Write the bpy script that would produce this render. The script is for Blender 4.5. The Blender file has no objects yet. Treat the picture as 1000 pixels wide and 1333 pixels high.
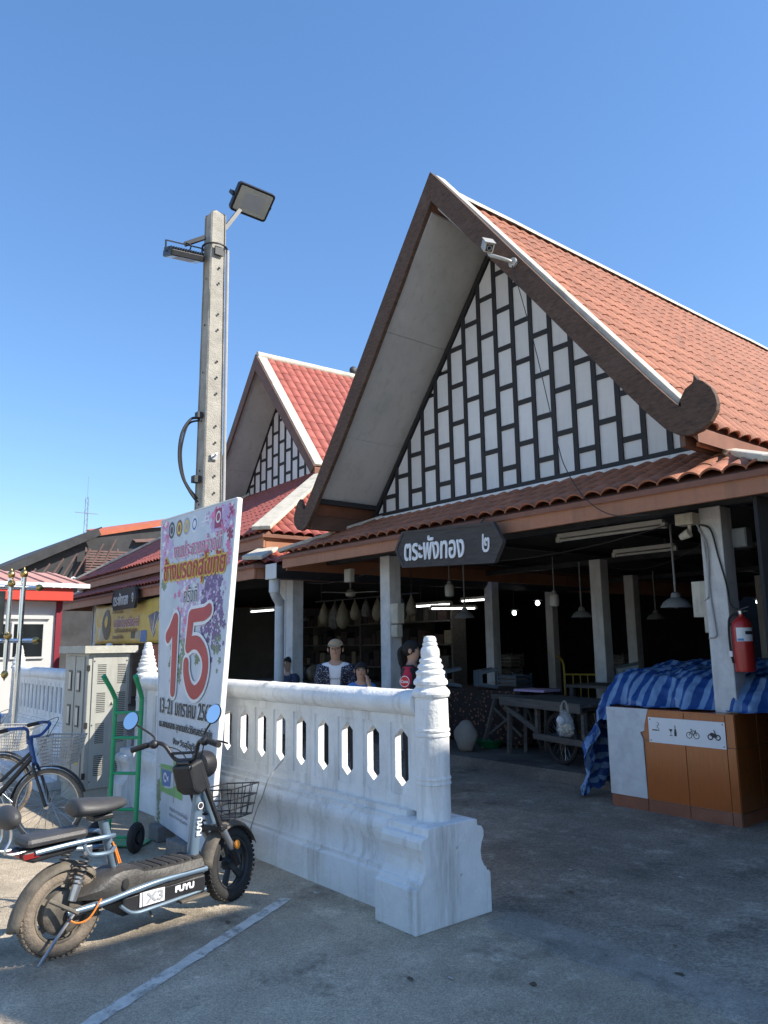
import bpy, bmesh, math, random
from mathutils import Vector, Matrix, noise
random.seed(7)
S = bpy.context.scene
COL = S.collection
R = math.radians

# ---------------- camera ----------------
p, a, r = R(9.75), R(50.7), 0.0135
F = Vector((-math.cos(p)*math.sin(a), math.cos(p)*math.cos(a), math.sin(p)))
R0 = Vector((math.cos(a), math.sin(a), 0)); U0 = R0.cross(F)
RX = R0*math.cos(r) - U0*math.sin(r); UX = U0*math.cos(r) + R0*math.sin(r)
CAMP = Vector((0, 0, 1.6))
cam = bpy.data.cameras.new('camera'); cam.sensor_fit = 'VERTICAL'; cam.sensor_height = 36; cam.sensor_width = 27
cam.lens = 990/1333*36; cam.clip_end = 3000; cam.clip_start = .05
co = bpy.data.objects.new('camera', cam); COL.objects.link(co)
co.matrix_world = Matrix(((RX.x, UX.x, -F.x, CAMP.x), (RX.y, UX.y, -F.y, CAMP.y), (RX.z, UX.z, -F.z, CAMP.z), (0, 0, 0, 1)))
S.camera = co
# ---------------- sky, sun, exposure ----------------
EL, AZ = R(38.7), R(55.1)           # azimuth clockwise from +Y
w = bpy.data.worlds.new('World'); S.world = w; w.use_nodes = True
nt = w.node_tree; bg = nt.nodes['Background']
sky = nt.nodes.new('ShaderNodeTexSky'); sky.sky_type = 'NISHITA'; sky.sun_disc = False
sky.sun_elevation = EL; sky.sun_rotation = AZ; sky.air_density = 1.0; sky.dust_density = 0.2; sky.ozone_density = 5.0; sky.altitude = 60
hsv = nt.nodes.new('ShaderNodeHueSaturation'); hsv.inputs['Saturation'].default_value = 1.26; hsv.inputs['Hue'].default_value = .506
gm = nt.nodes.new('ShaderNodeGamma'); gm.inputs[1].default_value = .73; nt.links.new(sky.outputs[0], gm.inputs[0]); nt.links.new(gm.outputs[0], hsv.inputs['Color']); nt.links.new(hsv.outputs[0], bg.inputs[0]); bg.inputs[1].default_value = 0.15
sl = bpy.data.lights.new('sun', 'SUN'); sl.energy = 3.5; sl.angle = R(.53); sl.color = (1, .93, .82)
so = bpy.data.objects.new('sun', sl); COL.objects.link(so)
sd = Vector((math.sin(AZ)*math.cos(EL), math.cos(AZ)*math.cos(EL), math.sin(EL)))
so.rotation_euler = (-sd).to_track_quat('-Z', 'Y').to_euler(); so.location = sd*60
S.view_settings.view_transform = 'Standard'; S.view_settings.look = 'None'; S.view_settings.gamma = 1
S.view_settings.exposure = 1.25
S.render.engine = 'CYCLES'
try: S.cycles.max_bounces = 6; S.cycles.diffuse_bounces = 4
except Exception: pass

# ---------------- materials ----------------
MATS = {}
def M(name, col, rough=.6, var=.18, scale=6, bump=0, bscale=60, metal=0, col2=None, rnd=0, streak=None, spec=.5, trans=0, emit=0, alpha=1, dirt=0, dirtcol=(.08, .07, .06)):
    m = bpy.data.materials.new(name); m.use_nodes = True; n = m.node_tree.nodes; L = m.node_tree.links
    b = n['Principled BSDF']; b.inputs['Roughness'].default_value = rough; b.inputs['Metallic'].default_value = metal
    b.inputs['Specular IOR Level'].default_value = spec
    if trans: b.inputs['Transmission Weight'].default_value = trans
    if alpha < 1: b.inputs['Alpha'].default_value = alpha
    c = Vector(col)
    tc = n.new('ShaderNodeTexCoord'); vec = tc.outputs['Object']
    if streak:
        mp = n.new('ShaderNodeMapping'); mp.inputs['Scale'].default_value = streak; L.new(vec, mp.inputs[0]); vecs = mp.outputs[0]
    else: vecs = vec
    nz = n.new('ShaderNodeTexNoise'); nz.inputs['Scale'].default_value = scale; nz.inputs['Detail'].default_value = 7; nz.inputs['Roughness'].default_value = .62
    L.new(vecs, nz.inputs['Vector'])
    rp = n.new('ShaderNodeValToRGB'); rp.color_ramp.elements[0].position = .3; rp.color_ramp.elements[1].position = .72
    lo = c*(1-var); hi = Vector(col2) if col2 else c*(1+var)
    rp.color_ramp.elements[0].color = (*lo, 1); rp.color_ramp.elements[1].color = (*[min(.95, x) for x in hi], 1)
    L.new(nz.outputs[0], rp.inputs[0]); out = rp.outputs[0]
    if dirt:
        n2 = n.new('ShaderNodeTexNoise'); n2.inputs['Scale'].default_value = scale*.35+.7; n2.inputs['Detail'].default_value = 9; n2.inputs['Roughness'].default_value = .7
        L.new(vec, n2.inputs['Vector'])
        r2 = n.new('ShaderNodeValToRGB'); r2.color_ramp.elements[0].position = .5; r2.color_ramp.elements[1].position = .72
        r2.color_ramp.elements[0].color = (0, 0, 0, 1); r2.color_ramp.elements[1].color = (dirt, dirt, dirt, 1); L.new(n2.outputs[0], r2.inputs[0])
        mx = n.new('ShaderNodeMix'); mx.data_type = 'RGBA'; L.new(r2.outputs[0], mx.inputs[0]); L.new(out, mx.inputs[6]); mx.inputs[7].default_value = (*dirtcol, 1); out = mx.outputs[2]
    if rnd:
        oi = n.new('ShaderNodeObjectInfo'); ma = n.new('ShaderNodeMapRange'); ma.inputs[3].default_value = 1-rnd; ma.inputs[4].default_value = 1+rnd
        L.new(oi.outputs['Random'], ma.inputs[0]); hs = n.new('ShaderNodeHueSaturation'); L.new(ma.outputs[0], hs.inputs['Value']); L.new(out, hs.inputs['Color']); out = hs.outputs[0]
    L.new(out, b.inputs['Base Color'])
    if emit: L.new(out, b.inputs['Emission Color']); b.inputs['Emission Strength'].default_value = emit
    if bump:
        n3 = n.new('ShaderNodeTexNoise'); n3.inputs['Scale'].default_value = bscale; n3.inputs['Detail'].default_value = 5; L.new(vecs, n3.inputs['Vector'])
        bp = n.new('ShaderNodeBump'); bp.inputs['Strength'].default_value = bump; bp.inputs['Distance'].default_value = .02; L.new(n3.outputs[0], bp.inputs['Height']); L.new(bp.outputs[0], b.inputs['Normal'])
    MATS[name] = m
    return m
M('white_plaster', (.76, .76, .74), .75, .10, 3, .35, 38, dirt=.35, dirtcol=(.36, .36, .36))
M('white_paint', (.66, .66, .64), .6, .08, 4, .1, 60, dirt=.3, dirtcol=(.35, .33, .3), rnd=.05)
M('panel_white', (.70, .70, .69), .7, .07, 5, .12, 40, dirt=.4, dirtcol=(.42, .42, .41), rnd=.06)
M('soffit_grey', (.47, .47, .46), .8, .08, 1.5, .1, 30, dirt=.35, dirtcol=(.25, .26, .27))
M('cream', (.54, .50, .41), .7, .12, 5, .2, 40, dirt=.6, dirtcol=(.13, .12, .10))
M('tile_orange', (.345, .135, .075), .75, .32, 7, .3, 70, rnd=.16, dirt=.5, dirtcol=(.20, .10, .075))
M('tile_red', (.34, .092, .066), .7, .26, 7, .25, 70, rnd=.14, dirt=.4, dirtcol=(.22, .10, .09))
M('tile_under', (.20, .09, .06), .85, .15, 6)
M('sign_wood', (.055, .048, .044), .8, .3, 6, .4, 30, streak=(1, 1, 8))
M('wood_dark', (.10, .056, .035), .8, .5, 6, .7, 26, streak=(2.2, 1, 7), dirt=.7, dirtcol=(.135, .092, .066))
M('wood_brown', (.13, .068, .045), .7, .2, 4, .3, 30, dirt=.3, dirtcol=(.07, .05, .04))
M('batten_black', (.022, .021, .022), .7, .25, 8, .2, 60)
M('fascia_terra', (.34, .145, .075), .65, .12, 3, .15, 40, dirt=.3, dirtcol=(.16, .09, .06))
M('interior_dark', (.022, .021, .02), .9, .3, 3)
M('dark_steel', (.03, .032, .036), .6, .3, 8)
M('col_paint', (.60, .60, .59), .75, .12, 4, .2, 45, dirt=.5, dirtcol=(.25, .25, .24))
M('concrete_pole', (.36, .34, .295), .9, .2, 9, .5, 90, dirt=.4, dirtcol=(.27, .25, .21))
M('hole_dark', (.02, .02, .02), .9, .1)
M('block_concrete', (.20, .19, .18), .9, .3, 9, .6, 50, dirt=.5)
M('black_plastic', (.018, .018, .02), .45, .3, 10, .1, 80)
M('black_rubber', (.022, .021, .02), .8, .3, 14, .3, 80)
M('dusty_rubber', (.20, .16, .12), .9, .4, 9, .4, 80, col2=(.26, .21, .16))
M('deck_black', (.035, .034, .033), .5, .4, 6, .15, 70, col2=(.075, .068, .06))
M('dusty_black', (.085, .075, .064), .75, .5, 6, .2, 70, col2=(.20, .17, .13))
M('seat_vinyl', (.045, .045, .047), .5, .2, 9, .15, 180, dirt=.25, dirtcol=(.12, .11, .1))
M('scooter_blue', (.20, .28, .36), .33, .08, 5, metal=.55, dirt=.2, dirtcol=(.2, .19, .17))
M('silver', (.55, .56, .57), .3, .12, 9, metal=.9)
M('chrome', (.75, .74, .72), .24, .06, 5, metal=1)
M('gold', (.50, .34, .12), .32, .15, 6, metal=1)
M('alloy_dark', (.05, .05, .052), .5, .2, 9, metal=.4)
M('red_lens', (.22, .02, .02), .25, .1, 9)
M('orange_lens', (.9, .30, .02), .3, .05, 9)
M('orange_wire', (.75, .22, .03), .5, .05, 9)
M('print_white', (.72, .73, .74), .5, .02, 5)
M('print_grey', (.34, .35, .36), .5, .05, 5)
M('print_black', (.03, .03, .035), .5, .02, 5)
M('mirror_glass', (.85, .85, .85), .03, .0, 5, metal=1)
M('bike_blue', (.03, .09, .27), .4, .12, 7, dirt=.2)
M('bike_black', (.025, .025, .027), .4, .2, 8, dirt=.3, dirtcol=(.1, .09, .08))
M('wire_white', (.42, .41, .38), .5, .2, 20, dirt=.5, dirtcol=(.2, .15, .1))
M('truck_green', (.02, .30, .12), .45, .12, 9, dirt=.25, dirtcol=(.05, .14, .07))
M('cabinet_grey', (.36, .36, .32), .55, .08, 4, .05, 60, dirt=.3, dirtcol=(.28, .27, .23))
M('cabinet_lid', (.42, .41, .35), .7, .15, 6, .2, 50, dirt=.5, dirtcol=(.2, .19, .15))
M('slot_dark', (.04, .042, .04), .7, .2, 9)
M('sticker_yellow', (.55, .40, .05), .5, .1, 20, dirt=.3)
M('glass_lamp', (.40, .40, .35), .25, .08, 5)
M('lamp_white', (.42, .41, .37), .4, .1, 6)
M('lamp_dirty', (.20, .21, .21), .5, .2, 8, dirt=.4)
M('tube_light', (1, 1, 1), .5, 0, 5, emit=2.0)
M('bulb_light', (.9, .97, 1), .5, 0, 5, emit=6)
M('counter_tile', (.37, .105, .026), .2, .14, 6, .06, 60, streak=(14, 14, .8), dirt=.25, dirtcol=(.12, .05, .03))
M('counter_base', (.22, .085, .05), .55, .2, 6, .1, 60, dirt=.4, dirtcol=(.2, .13, .1))
M('grout', (.42, .22, .14), .9, .15, 9)
M('board_white', (.55, .58, .60), .75, .10, 10, .3, 40, dirt=.6, dirtcol=(.33, .35, .37))
M('extinguisher_red', (.42, .025, .022), .3, .06, 4)
M('label_blue', (.06, .25, .5), .5, .05, 8)
M('kiosk_white', (.50, .50, .49), .5, .04, 3)
M('kiosk_red', (.52, .045, .025), .5, .08, 3)
M('maroon', (.20, .012, .025), .5, .08, 3)
M('window_glass', (.015, .018, .02), .08, .1, 3, spec=.8)
M('roof_pink', (.50, .27, .22), .7, .12, 5, .1, 30)
M('shed_dark', (.045, .045, .047), .8, .3, 2)
M('shed_orange', (.50, .14, .07), .7, .1, 4)
M('louvre', (.17, .10, .085), .8, .25, 4)
M('banner_ground', (.45, .53, .60), .5, .10, 2.2, col2=(.62, .66, .72))
M('edge_white', (.75, .75, .74), .5, .05, 5)
M('red_print', (.42, .03, .03), .5, .12, 4)
M('yellow_print', (.70, .50, .06), .5, .06, 5)
M('pink_print', (.62, .17, .33), .5, .25, 12)
M('purple_print', (.15, .08, .22), .5, .35, 14)
M('lilac_print', (.48, .36, .58), .5, .2, 14)
M('leafprint', (.16, .22, .13), .5, .3, 9)
M('green_print', (.16, .40, .13), .5, .1, 8)
M('blue_print', (.05, .16, .42), .5, .1, 8)
M('brown_print', (.20, .10, .05), .5, .2, 12)
M('magenta_print', (.30, .02, .08), .5, .1, 9)
M('vinyl_yellow', (.62, .43, .05), .5, .2, 3, .3, 5, col2=(.68, .54, .16))
M('solar_blue', (.04, .06, .14), .3, .2, 14)
M('red_board', (.30, .025, .02), .45, .3, 3, dirt=.3, dirtcol=(.36, .13, .1))
M('skin', (.42, .25, .17), .55, .06, 8)
M('hair', (.010, .008, .007), .85, .3, 20)
M('tee_white', (.70, .71, .73), .8, .04, 6, .3, 8)
M('cap_tan', (.40, .27, .16), .8, .1, 10)
M('denim', (.03, .045, .09), .85, .2, 12)
M('trouser_dark', (.03, .03, .035), .85, .2, 12)
M('tee_blue', (.05, .17, .45), .8, .15, 10)
M('tee_yellow', (.40, .30, .07), .8, .5, 30, col2=(.06, .05, .04))
M('lip', (.30, .14, .11), .6, .05, 8)
M('jacket_red', (.42, .015, .05), .75, .08, 8)
M('jacket_black', (.02, .018, .02), .8, .2, 8)
M('badge_red', (.55, .012, .02), .5, .05, 8)
M('plastic_stool', (.08, .115, .15), .5, .1, 6)
M('stool_grey', (.16, .20, .20), .5, .12, 6)
M('old_plank', (.11, .10, .09), .85, .35, 4, .5, 30, streak=(1, 8, 8))
M('yellow_steel', (.42, .29, .04), .5, .12, 6)
M('basin_green', (.01, .16, .06), .4, .1, 6)
M('sack_white', (.26, .24, .21), .8, .15, 6, .4, 12)
M('garlic', (.60, .55, .40), .6, .15, 20)
M('bag_film', (.75, .78, .8), .25, .02, 5, alpha=.28)
M('bag_tan', (.17, .14, .09), .6, .25, 9, .4, 12)
M('goods_mix', (.07, .055, .045), .8, .6, 14, .3, 20, col2=(.15, .14, .12))
M('cloth_goods', (.05, .03, .028), .9, .5, 14)
M('cable_black', (.02, .02, .02), .6, .1, 9)
M('cable_grey', (.36, .36, .36), .6, .1, 9)
M('marble', (.60, .61, .62), .4, .08, 2, dirt=.3, dirtcol=(.42, .42, .42))
M('line_paint', (.68, .64, .56), .85, .12, 14, .3, 60, col2=(.76, .72, .64), dirt=.5, dirtcol=(.38, .34, .28))
M('litter', (.5, .49, .46), .8, .2, 30)
M('leaf_litter', (.10, .07, .04), .8, .3, 30)
M('shop_wall', (.45, .43, .40), .8, .1, 2, dirt=.3)

def add_streaks(mname, col, amt):
    m = MATS[mname]; n = m.node_tree.nodes; L = m.node_tree.links; b = n['Principled BSDF']; src = b.inputs['Base Color'].links[0].from_socket
    tc = n.new('ShaderNodeTexCoord'); mp = n.new('ShaderNodeMapping'); mp.inputs['Scale'].default_value = (9, 9, .9); L.new(tc.outputs['Object'], mp.inputs[0])
    k = n.new('ShaderNodeTexNoise'); k.inputs['Scale'].default_value = 1; k.inputs['Detail'].default_value = 8; k.inputs['Roughness'].default_value = .7; L.new(mp.outputs[0], k.inputs['Vector'])
    r_ = n.new('ShaderNodeValToRGB'); r_.color_ramp.elements[0].position = .52; r_.color_ramp.elements[1].position = .72; r_.color_ramp.elements[0].color = (0, 0, 0, 1); r_.color_ramp.elements[1].color = (amt, amt, amt, 1); L.new(k.outputs[0], r_.inputs[0])
    mx = n.new('ShaderNodeMix'); mx.data_type = 'RGBA'; L.new(r_.outputs[0], mx.inputs[0]); L.new(src, mx.inputs[6]); mx.inputs[7].default_value = (*col, 1); L.new(mx.outputs[2], b.inputs['Base Color'])
add_streaks('white_plaster', (.36, .34, .30), .75); add_streaks('soffit_grey', (.30, .29, .27), .5); add_streaks('col_paint', (.27, .26, .24), .45); add_streaks('panel_white', (.45, .44, .42), .4); add_streaks('cabinet_grey', (.22, .20, .17), .5); add_streaks('fascia_terra', (.15, .08, .05), .5); add_streaks('cream', (.2, .18, .15), .5)

def ground_mat(name, base, hi, speck, bump, crack=False):
    m = bpy.data.materials.new(name); m.use_nodes = True; n = m.node_tree.nodes; L = m.node_tree.links; b = n['Principled BSDF']
    b.inputs['Roughness'].default_value = .9; b.inputs['Specular IOR Level'].default_value = .3
    tc = n.new('ShaderNodeTexCoord'); v = tc.outputs['Object']
    def nz(s, d=8, ro=.65):
        k = n.new('ShaderNodeTexNoise'); k.inputs['Scale'].default_value = s; k.inputs['Detail'].default_value = d; k.inputs['Roughness'].default_value = ro; L.new(v, k.inputs['Vector']); return k.outputs[0]
    def ramp(i, p0, c0, p1, c1):
        k = n.new('ShaderNodeValToRGB'); k.color_ramp.elements[0].position = p0; k.color_ramp.elements[1].position = p1
        k.color_ramp.elements[0].color = (*c0, 1); k.color_ramp.elements[1].color = (*c1, 1); L.new(i, k.inputs[0]); return k.outputs[0]
    def mix(f, A_, B_, mode='MIX', fac=None):
        k = n.new('ShaderNodeMix'); k.data_type = 'RGBA'; k.blend_type = mode
        if f is None: k.inputs[0].default_value = fac
        else: L.new(f, k.inputs[0])
        for i, q in ((6, A_), (7, B_)):
            if isinstance(q, tuple): k.inputs[i].default_value = (*q, 1)
            else: L.new(q, k.inputs[i])
        return k.outputs[2]
    c = ramp(nz(.9), .36, base, .64, hi)
    big = ramp(nz(.28, 5), .35, (.62, .62, .62), .65, (1.12, 1.1, 1.06)); c = mix(None, c, big, 'MULTIPLY', 1)
    stain = ramp(nz(1.9, 10, .75), .53, (0, 0, 0), .68, (.85, .85, .85)); c = mix(stain, c, tuple(x*.42 for x in base))
    pale = ramp(nz(3.6, 10, .75), .54, (0, 0, 0), .72, (.6, .6, .6)); c = mix(pale, c, tuple(min(.9, x*1.5) for x in hi))
    vo = n.new('ShaderNodeTexVoronoi'); vo.inputs['Scale'].default_value = speck; L.new(v, vo.inputs['Vector'])
    sp = ramp(vo.outputs['Color'], .1, (.55, .55, .55), .9, (1.35, 1.33, 1.3)); c = mix(None, c, sp, 'MULTIPLY', .75)
    if crack:
        ve = n.new('ShaderNodeTexVoronoi'); ve.feature = 'DISTANCE_TO_EDGE'; ve.inputs['Scale'].default_value = .33
        ad = n.new('ShaderNodeVectorMath'); ad.operation = 'ADD'; nn = n.new('ShaderNodeTexNoise'); nn.inputs['Scale'].default_value = 1.6; nn.inputs['Detail'].default_value = 8; L.new(v, nn.inputs['Vector'])
        L.new(v, ad.inputs[0]); L.new(nn.outputs['Color'], ad.inputs[1]); L.new(ad.outputs[0], ve.inputs['Vector'])
        ck = ramp(ve.outputs['Distance'], .0015, (.7, .7, .7), .006, (0, 0, 0)); c = mix(ck, c, (.05, .05, .05))
    L.new(c, b.inputs['Base Color'])
    bp = n.new('ShaderNodeBump'); bp.inputs['Strength'].default_value = bump; bp.inputs['Distance'].default_value = .012
    ad2 = n.new('ShaderNodeMath'); ad2.operation = 'ADD'; L.new(vo.outputs['Distance'], ad2.inputs[0]); L.new(nz(30, 6), ad2.inputs[1]); L.new(ad2.outputs[0], bp.inputs['Height']); L.new(bp.outputs[0], b.inputs['Normal'])
    MATS[name] = m
ground_mat('ground_concrete', (.37, .315, .24), (.58, .495, .38), 160, .5, False)
ground_mat('asphalt_mat', (.30, .262, .21), (.46, .40, .325), 75, 1.0)
ground_mat('patch_mat', (.30, .266, .222), (.42, .375, .315), 190, .35)
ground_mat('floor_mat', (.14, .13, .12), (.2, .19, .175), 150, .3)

def wear_alpha(mname, sc, lo, hi):
    m = MATS[mname]; n = m.node_tree.nodes; L = m.node_tree.links; b = n['Principled BSDF']
    tc = n.new('ShaderNodeTexCoord'); k = n.new('ShaderNodeTexNoise'); k.inputs['Scale'].default_value = sc; k.inputs['Detail'].default_value = 10; k.inputs['Roughness'].default_value = .75; L.new(tc.outputs['Object'], k.inputs['Vector'])
    r_ = n.new('ShaderNodeValToRGB'); r_.color_ramp.elements[0].position = lo; r_.color_ramp.elements[1].position = hi; L.new(k.outputs[0], r_.inputs[0]); L.new(r_.outputs[0], b.inputs['Alpha'])
wear_alpha('line_paint', 6, .30, .50)

def stripe_mat():
    m = bpy.data.materials.new('tarp_blue'); m.use_nodes = True; n = m.node_tree.nodes; L = m.node_tree.links; b = n['Principled BSDF']; b.inputs['Roughness'].default_value = .42
    tc = n.new('ShaderNodeTexCoord'); sx = n.new('ShaderNodeSeparateXYZ'); L.new(tc.outputs['UV'], sx.inputs[0])
    mu = n.new('ShaderNodeMath'); mu.operation = 'MULTIPLY'; mu.inputs[1].default_value = 8.2; L.new(sx.outputs[0], mu.inputs[0])
    fr = n.new('ShaderNodeMath'); fr.operation = 'FRACT'; L.new(mu.outputs[0], fr.inputs[0])
    gt = n.new('ShaderNodeMath'); gt.operation = 'GREATER_THAN'; gt.inputs[1].default_value = .5; L.new(fr.outputs[0], gt.inputs[0])
    nz = n.new('ShaderNodeTexNoise'); nz.inputs['Scale'].default_value = 14; nz.inputs['Detail'].default_value = 6; L.new(tc.outputs['Object'], nz.inputs['Vector'])
    mx = n.new('ShaderNodeMix'); mx.data_type = 'RGBA'; L.new(gt.outputs[0], mx.inputs[0]); mx.inputs[6].default_value = (.02, .08, .28, 1); mx.inputs[7].default_value = (.20, .33, .54, 1)
    rp = n.new('ShaderNodeValToRGB'); rp.color_ramp.elements[0].color = (.7, .7, .7, 1); rp.color_ramp.elements[1].color = (1.15, 1.15, 1.15, 1); L.new(nz.outputs[0], rp.inputs[0])
    m2 = n.new('ShaderNodeMix'); m2.data_type = 'RGBA'; m2.blend_type = 'MULTIPLY'; m2.inputs[0].default_value = 1; L.new(mx.outputs[2], m2.inputs[6]); L.new(rp.outputs[0], m2.inputs[7]); L.new(m2.outputs[2], b.inputs['Base Color'])
    bp = n.new('ShaderNodeBump'); bp.inputs['Strength'].default_value = .35; bp.inputs['Distance'].default_value = .02; L.new(nz.outputs[0], bp.inputs['Height']); L.new(bp.outputs[0], b.inputs['Normal'])
    MATS['tarp_blue'] = m
stripe_mat()
def speckle_mat(name, base, spot, scale, thr):
    m = bpy.data.materials.new(name); m.use_nodes = True; n = m.node_tree.nodes; L = m.node_tree.links; b = n['Principled BSDF']; b.inputs['Roughness'].default_value = .85
    tc = n.new('ShaderNodeTexCoord'); vo = n.new('ShaderNodeTexVoronoi'); vo.inputs['Scale'].default_value = scale; L.new(tc.outputs['Object'], vo.inputs['Vector'])
    rp = n.new('ShaderNodeValToRGB'); rp.color_ramp.elements[0].position = thr; rp.color_ramp.elements[1].position = thr+.06
    rp.color_ramp.elements[0].color = (*spot, 1); rp.color_ramp.elements[1].color = (*base, 1); L.new(vo.outputs['Distance'], rp.inputs[0]); L.new(rp.outputs[0], b.inputs['Base Color']); MATS[name] = m
speckle_mat('jacket_pattern', (.018, .022, .045), (.40, .41, .45), 62, .27)
speckle_mat('cloth_brown', (.018, .012, .011), (.17, .08, .05), 17, .26)

# ---------------- mesh helpers ----------------
class MB:
    def __init__(s): s.v = []; s.f = []
    def add(s, vs, fs):
        o = len(s.v); s.v += [Vector(q) for q in vs]; s.f += [tuple(i+o for i in q) for q in fs]; return s
    def box(s, x0, x1, y0, y1, z0, z1):
        return s.add([(x0,y0,z0),(x1,y0,z0),(x1,y1,z0),(x0,y1,z0),(x0,y0,z1),(x1,y0,z1),(x1,y1,z1),(x0,y1,z1)],
                     [(0,3,2,1),(4,5,6,7),(0,1,5,4),(1,2,6,5),(2,3,7,6),(3,0,4,7)])
    def cbox(s, c, d): return s.box(c[0]-d[0]/2, c[0]+d[0]/2, c[1]-d[1]/2, c[1]+d[1]/2, c[2]-d[2]/2, c[2]+d[2]/2)
    def beam(s, p0, p1, wd, h, up=(0, 0, 1)):
        p0, p1 = Vector(p0), Vector(p1); d = (p1-p0).normalized(); u = Vector(up)
        if abs(d.dot(u)) > .98: u = Vector((1, 0, 0))
        sx = d.cross(u).normalized(); uz = sx.cross(d).normalized()
        vs = [q+sx*i*wd/2+uz*j*h/2 for q in (p0, p1) for i, j in ((-1,-1),(1,-1),(1,1),(-1,1))]
        return s.add(vs, [(0,1,2,3),(7,6,5,4),(0,4,5,1),(1,5,6,2),(2,6,7,3),(3,7,4,0)])
    def tube(s, pts, rad, n=8, closed=False):
        pts = [Vector(q) for q in pts]; m = len(pts); rr = rad if isinstance(rad, (list, tuple)) else [rad]*m
        o = len(s.v); prev = None
        for i, q in enumerate(pts):
            if closed: t = pts[(i+1) % m]-pts[i-1]
            else: t = pts[min(i+1, m-1)]-pts[max(i-1, 0)]
            t.normalize()
            if prev is None:
                u = Vector((0, 0, 1)) if abs(t.z) < .9 else Vector((1, 0, 0)); u = (u-t*u.dot(t)).normalized()
            else: u = (prev-t*prev.dot(t)).normalized()
            prev = u; k = t.cross(u)
            for j in range(n):
                an = 2*math.pi*j/n; s.v.append(q+(u*math.cos(an)+k*math.sin(an))*rr[i])
        for i in range(m if closed else m-1):
            i2 = (i+1) % m
            for j in range(n):
                j2 = (j+1) % n; s.f.append((o+i*n+j, o+i2*n+j, o+i2*n+j2, o+i*n+j2))
        if not closed: s.f.append(tuple(o+j for j in range(n))); s.f.append(tuple(o+(m-1)*n+j for j in reversed(range(n))))
        return s
    def lathe(s, prof, n=20, c=(0, 0, 0), mat=None):
        o = len(s.v); c = Vector(c)
        for rr, z in prof:
            for j in range(n):
                an = 2*math.pi*j/n; q = Vector((rr*math.cos(an), rr*math.sin(an), z)); s.v.append(c+(mat @ q if mat else q))
        for i in range(len(prof)-1):
            for j in range(n):
                j2 = (j+1) % n; s.f.append((o+i*n+j, o+i*n+j2, o+(i+1)*n+j2, o+(i+1)*n+j))
        s.f.append(tuple(o+j for j in reversed(range(n)))); s.f.append(tuple(o+(len(prof)-1)*n+j for j in range(n))); return s
    def prism(s, poly, vec):
        n = len(poly); vec = Vector(vec); vs = [Vector(q) for q in poly]; vs += [q+vec for q in vs]
        return s.add(vs, [tuple(range(n)), tuple(reversed(range(n, 2*n)))]+[(i, i+n, (i+1) % n+n, (i+1) % n) for i in range(n)])
    def ell(s, c, rad, n=14, m=9, mat=None):
        pr = [(max(1e-3, math.sin(math.pi*i/m)), -math.cos(math.pi*i/m)) for i in range(m+1)]
        o = len(s.v); s.lathe(pr, n)
        for i in range(o, len(s.v)):
            q = s.v[i]; q = Vector((q.x*rad[0], q.y*rad[1], q.z*rad[2])); s.v[i] = Vector(c)+(mat @ q if mat else q)
        return s
    def disc(s, c, rad, ax, th, n=20):
        ax = Vector(ax).normalized(); return s.tube([Vector(c)-ax*th/2, Vector(c)+ax*th/2], rad, n)
    def ring(s, c, Rr, rr, ax, n=36, k=10):
        ax = Vector(ax).normalized(); u = ax.orthogonal().normalized(); v2 = ax.cross(u)
        return s.tube([Vector(c)+(u*math.cos(2*math.pi*i/n)+v2*math.sin(2*math.pi*i/n))*Rr for i in range(n)], rr, k, True)
    def xf(s, mat): s.v = [mat @ q for q in s.v]; return s
    def mesh(s, name, mat=None, smooth=False):
        me = bpy.data.meshes.new(name); me.from_pydata([tuple(q) for q in s.v], [], s.f)
        bm = bmesh.new(); bm.from_mesh(me); bmesh.ops.recalc_face_normals(bm, faces=bm.faces); bm.to_mesh(me); bm.free()
        if smooth:
            for q in me.polygons: q.use_smooth = True
        if mat: me.materials.append(MATS[mat])
        return me
    def build(s, name, mat, parent=None, smooth=False, bevel=0, loc=None):
        o = bpy.data.objects.new(name, s.mesh(name, mat, smooth)); COL.objects.link(o)
        if parent: o.parent = parent
        if loc: o.location = loc
        if bevel:
            b = o.modifiers.new('bevel', 'BEVEL'); b.width = bevel; b.segments = 2; b.limit_method = 'ANGLE'; b.angle_limit = R(40)
        if smooth:
            try: o.data.set_sharp_from_angle(angle=R(42))
            except Exception: pass
        return o
def tag(o, label=None, cat=None, group=None, kind=None):
    if label: o['label'] = label
    if cat: o['category'] = cat
    if group: o['group'] = group
    if kind: o['kind'] = kind
    return o
def thing(name, label, cat, loc=(0, 0, 0), rz=0, group=None):
    o = bpy.data.objects.new(name, None); COL.objects.link(o); o.location = loc; o.rotation_euler = (0, 0, rz); o.empty_display_size = .2
    return tag(o, label, cat, group)
def copy_tree(o, parent=None):
    c = o.copy(); COL.objects.link(c); c.parent = parent
    for ch in [q for q in bpy.data.objects if q.parent == o]: copy_tree(ch, c)
    return c
def spl(pts, n=6):
    pts = [Vector(q) for q in pts]; out = []; m = len(pts)
    for i in range(m-1):
        p0, p1, p2, p3 = pts[max(i-1, 0)], pts[i], pts[i+1], pts[min(i+2, m-1)]
        for k in range(n):
            t = k/n; out.append(.5*((2*p1)+(p2-p0)*t+(2*p0-5*p1+4*p2-p3)*t*t+(3*p1-p0-3*p2+p3)*t**3))
    out.append(pts[-1]); return out
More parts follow.
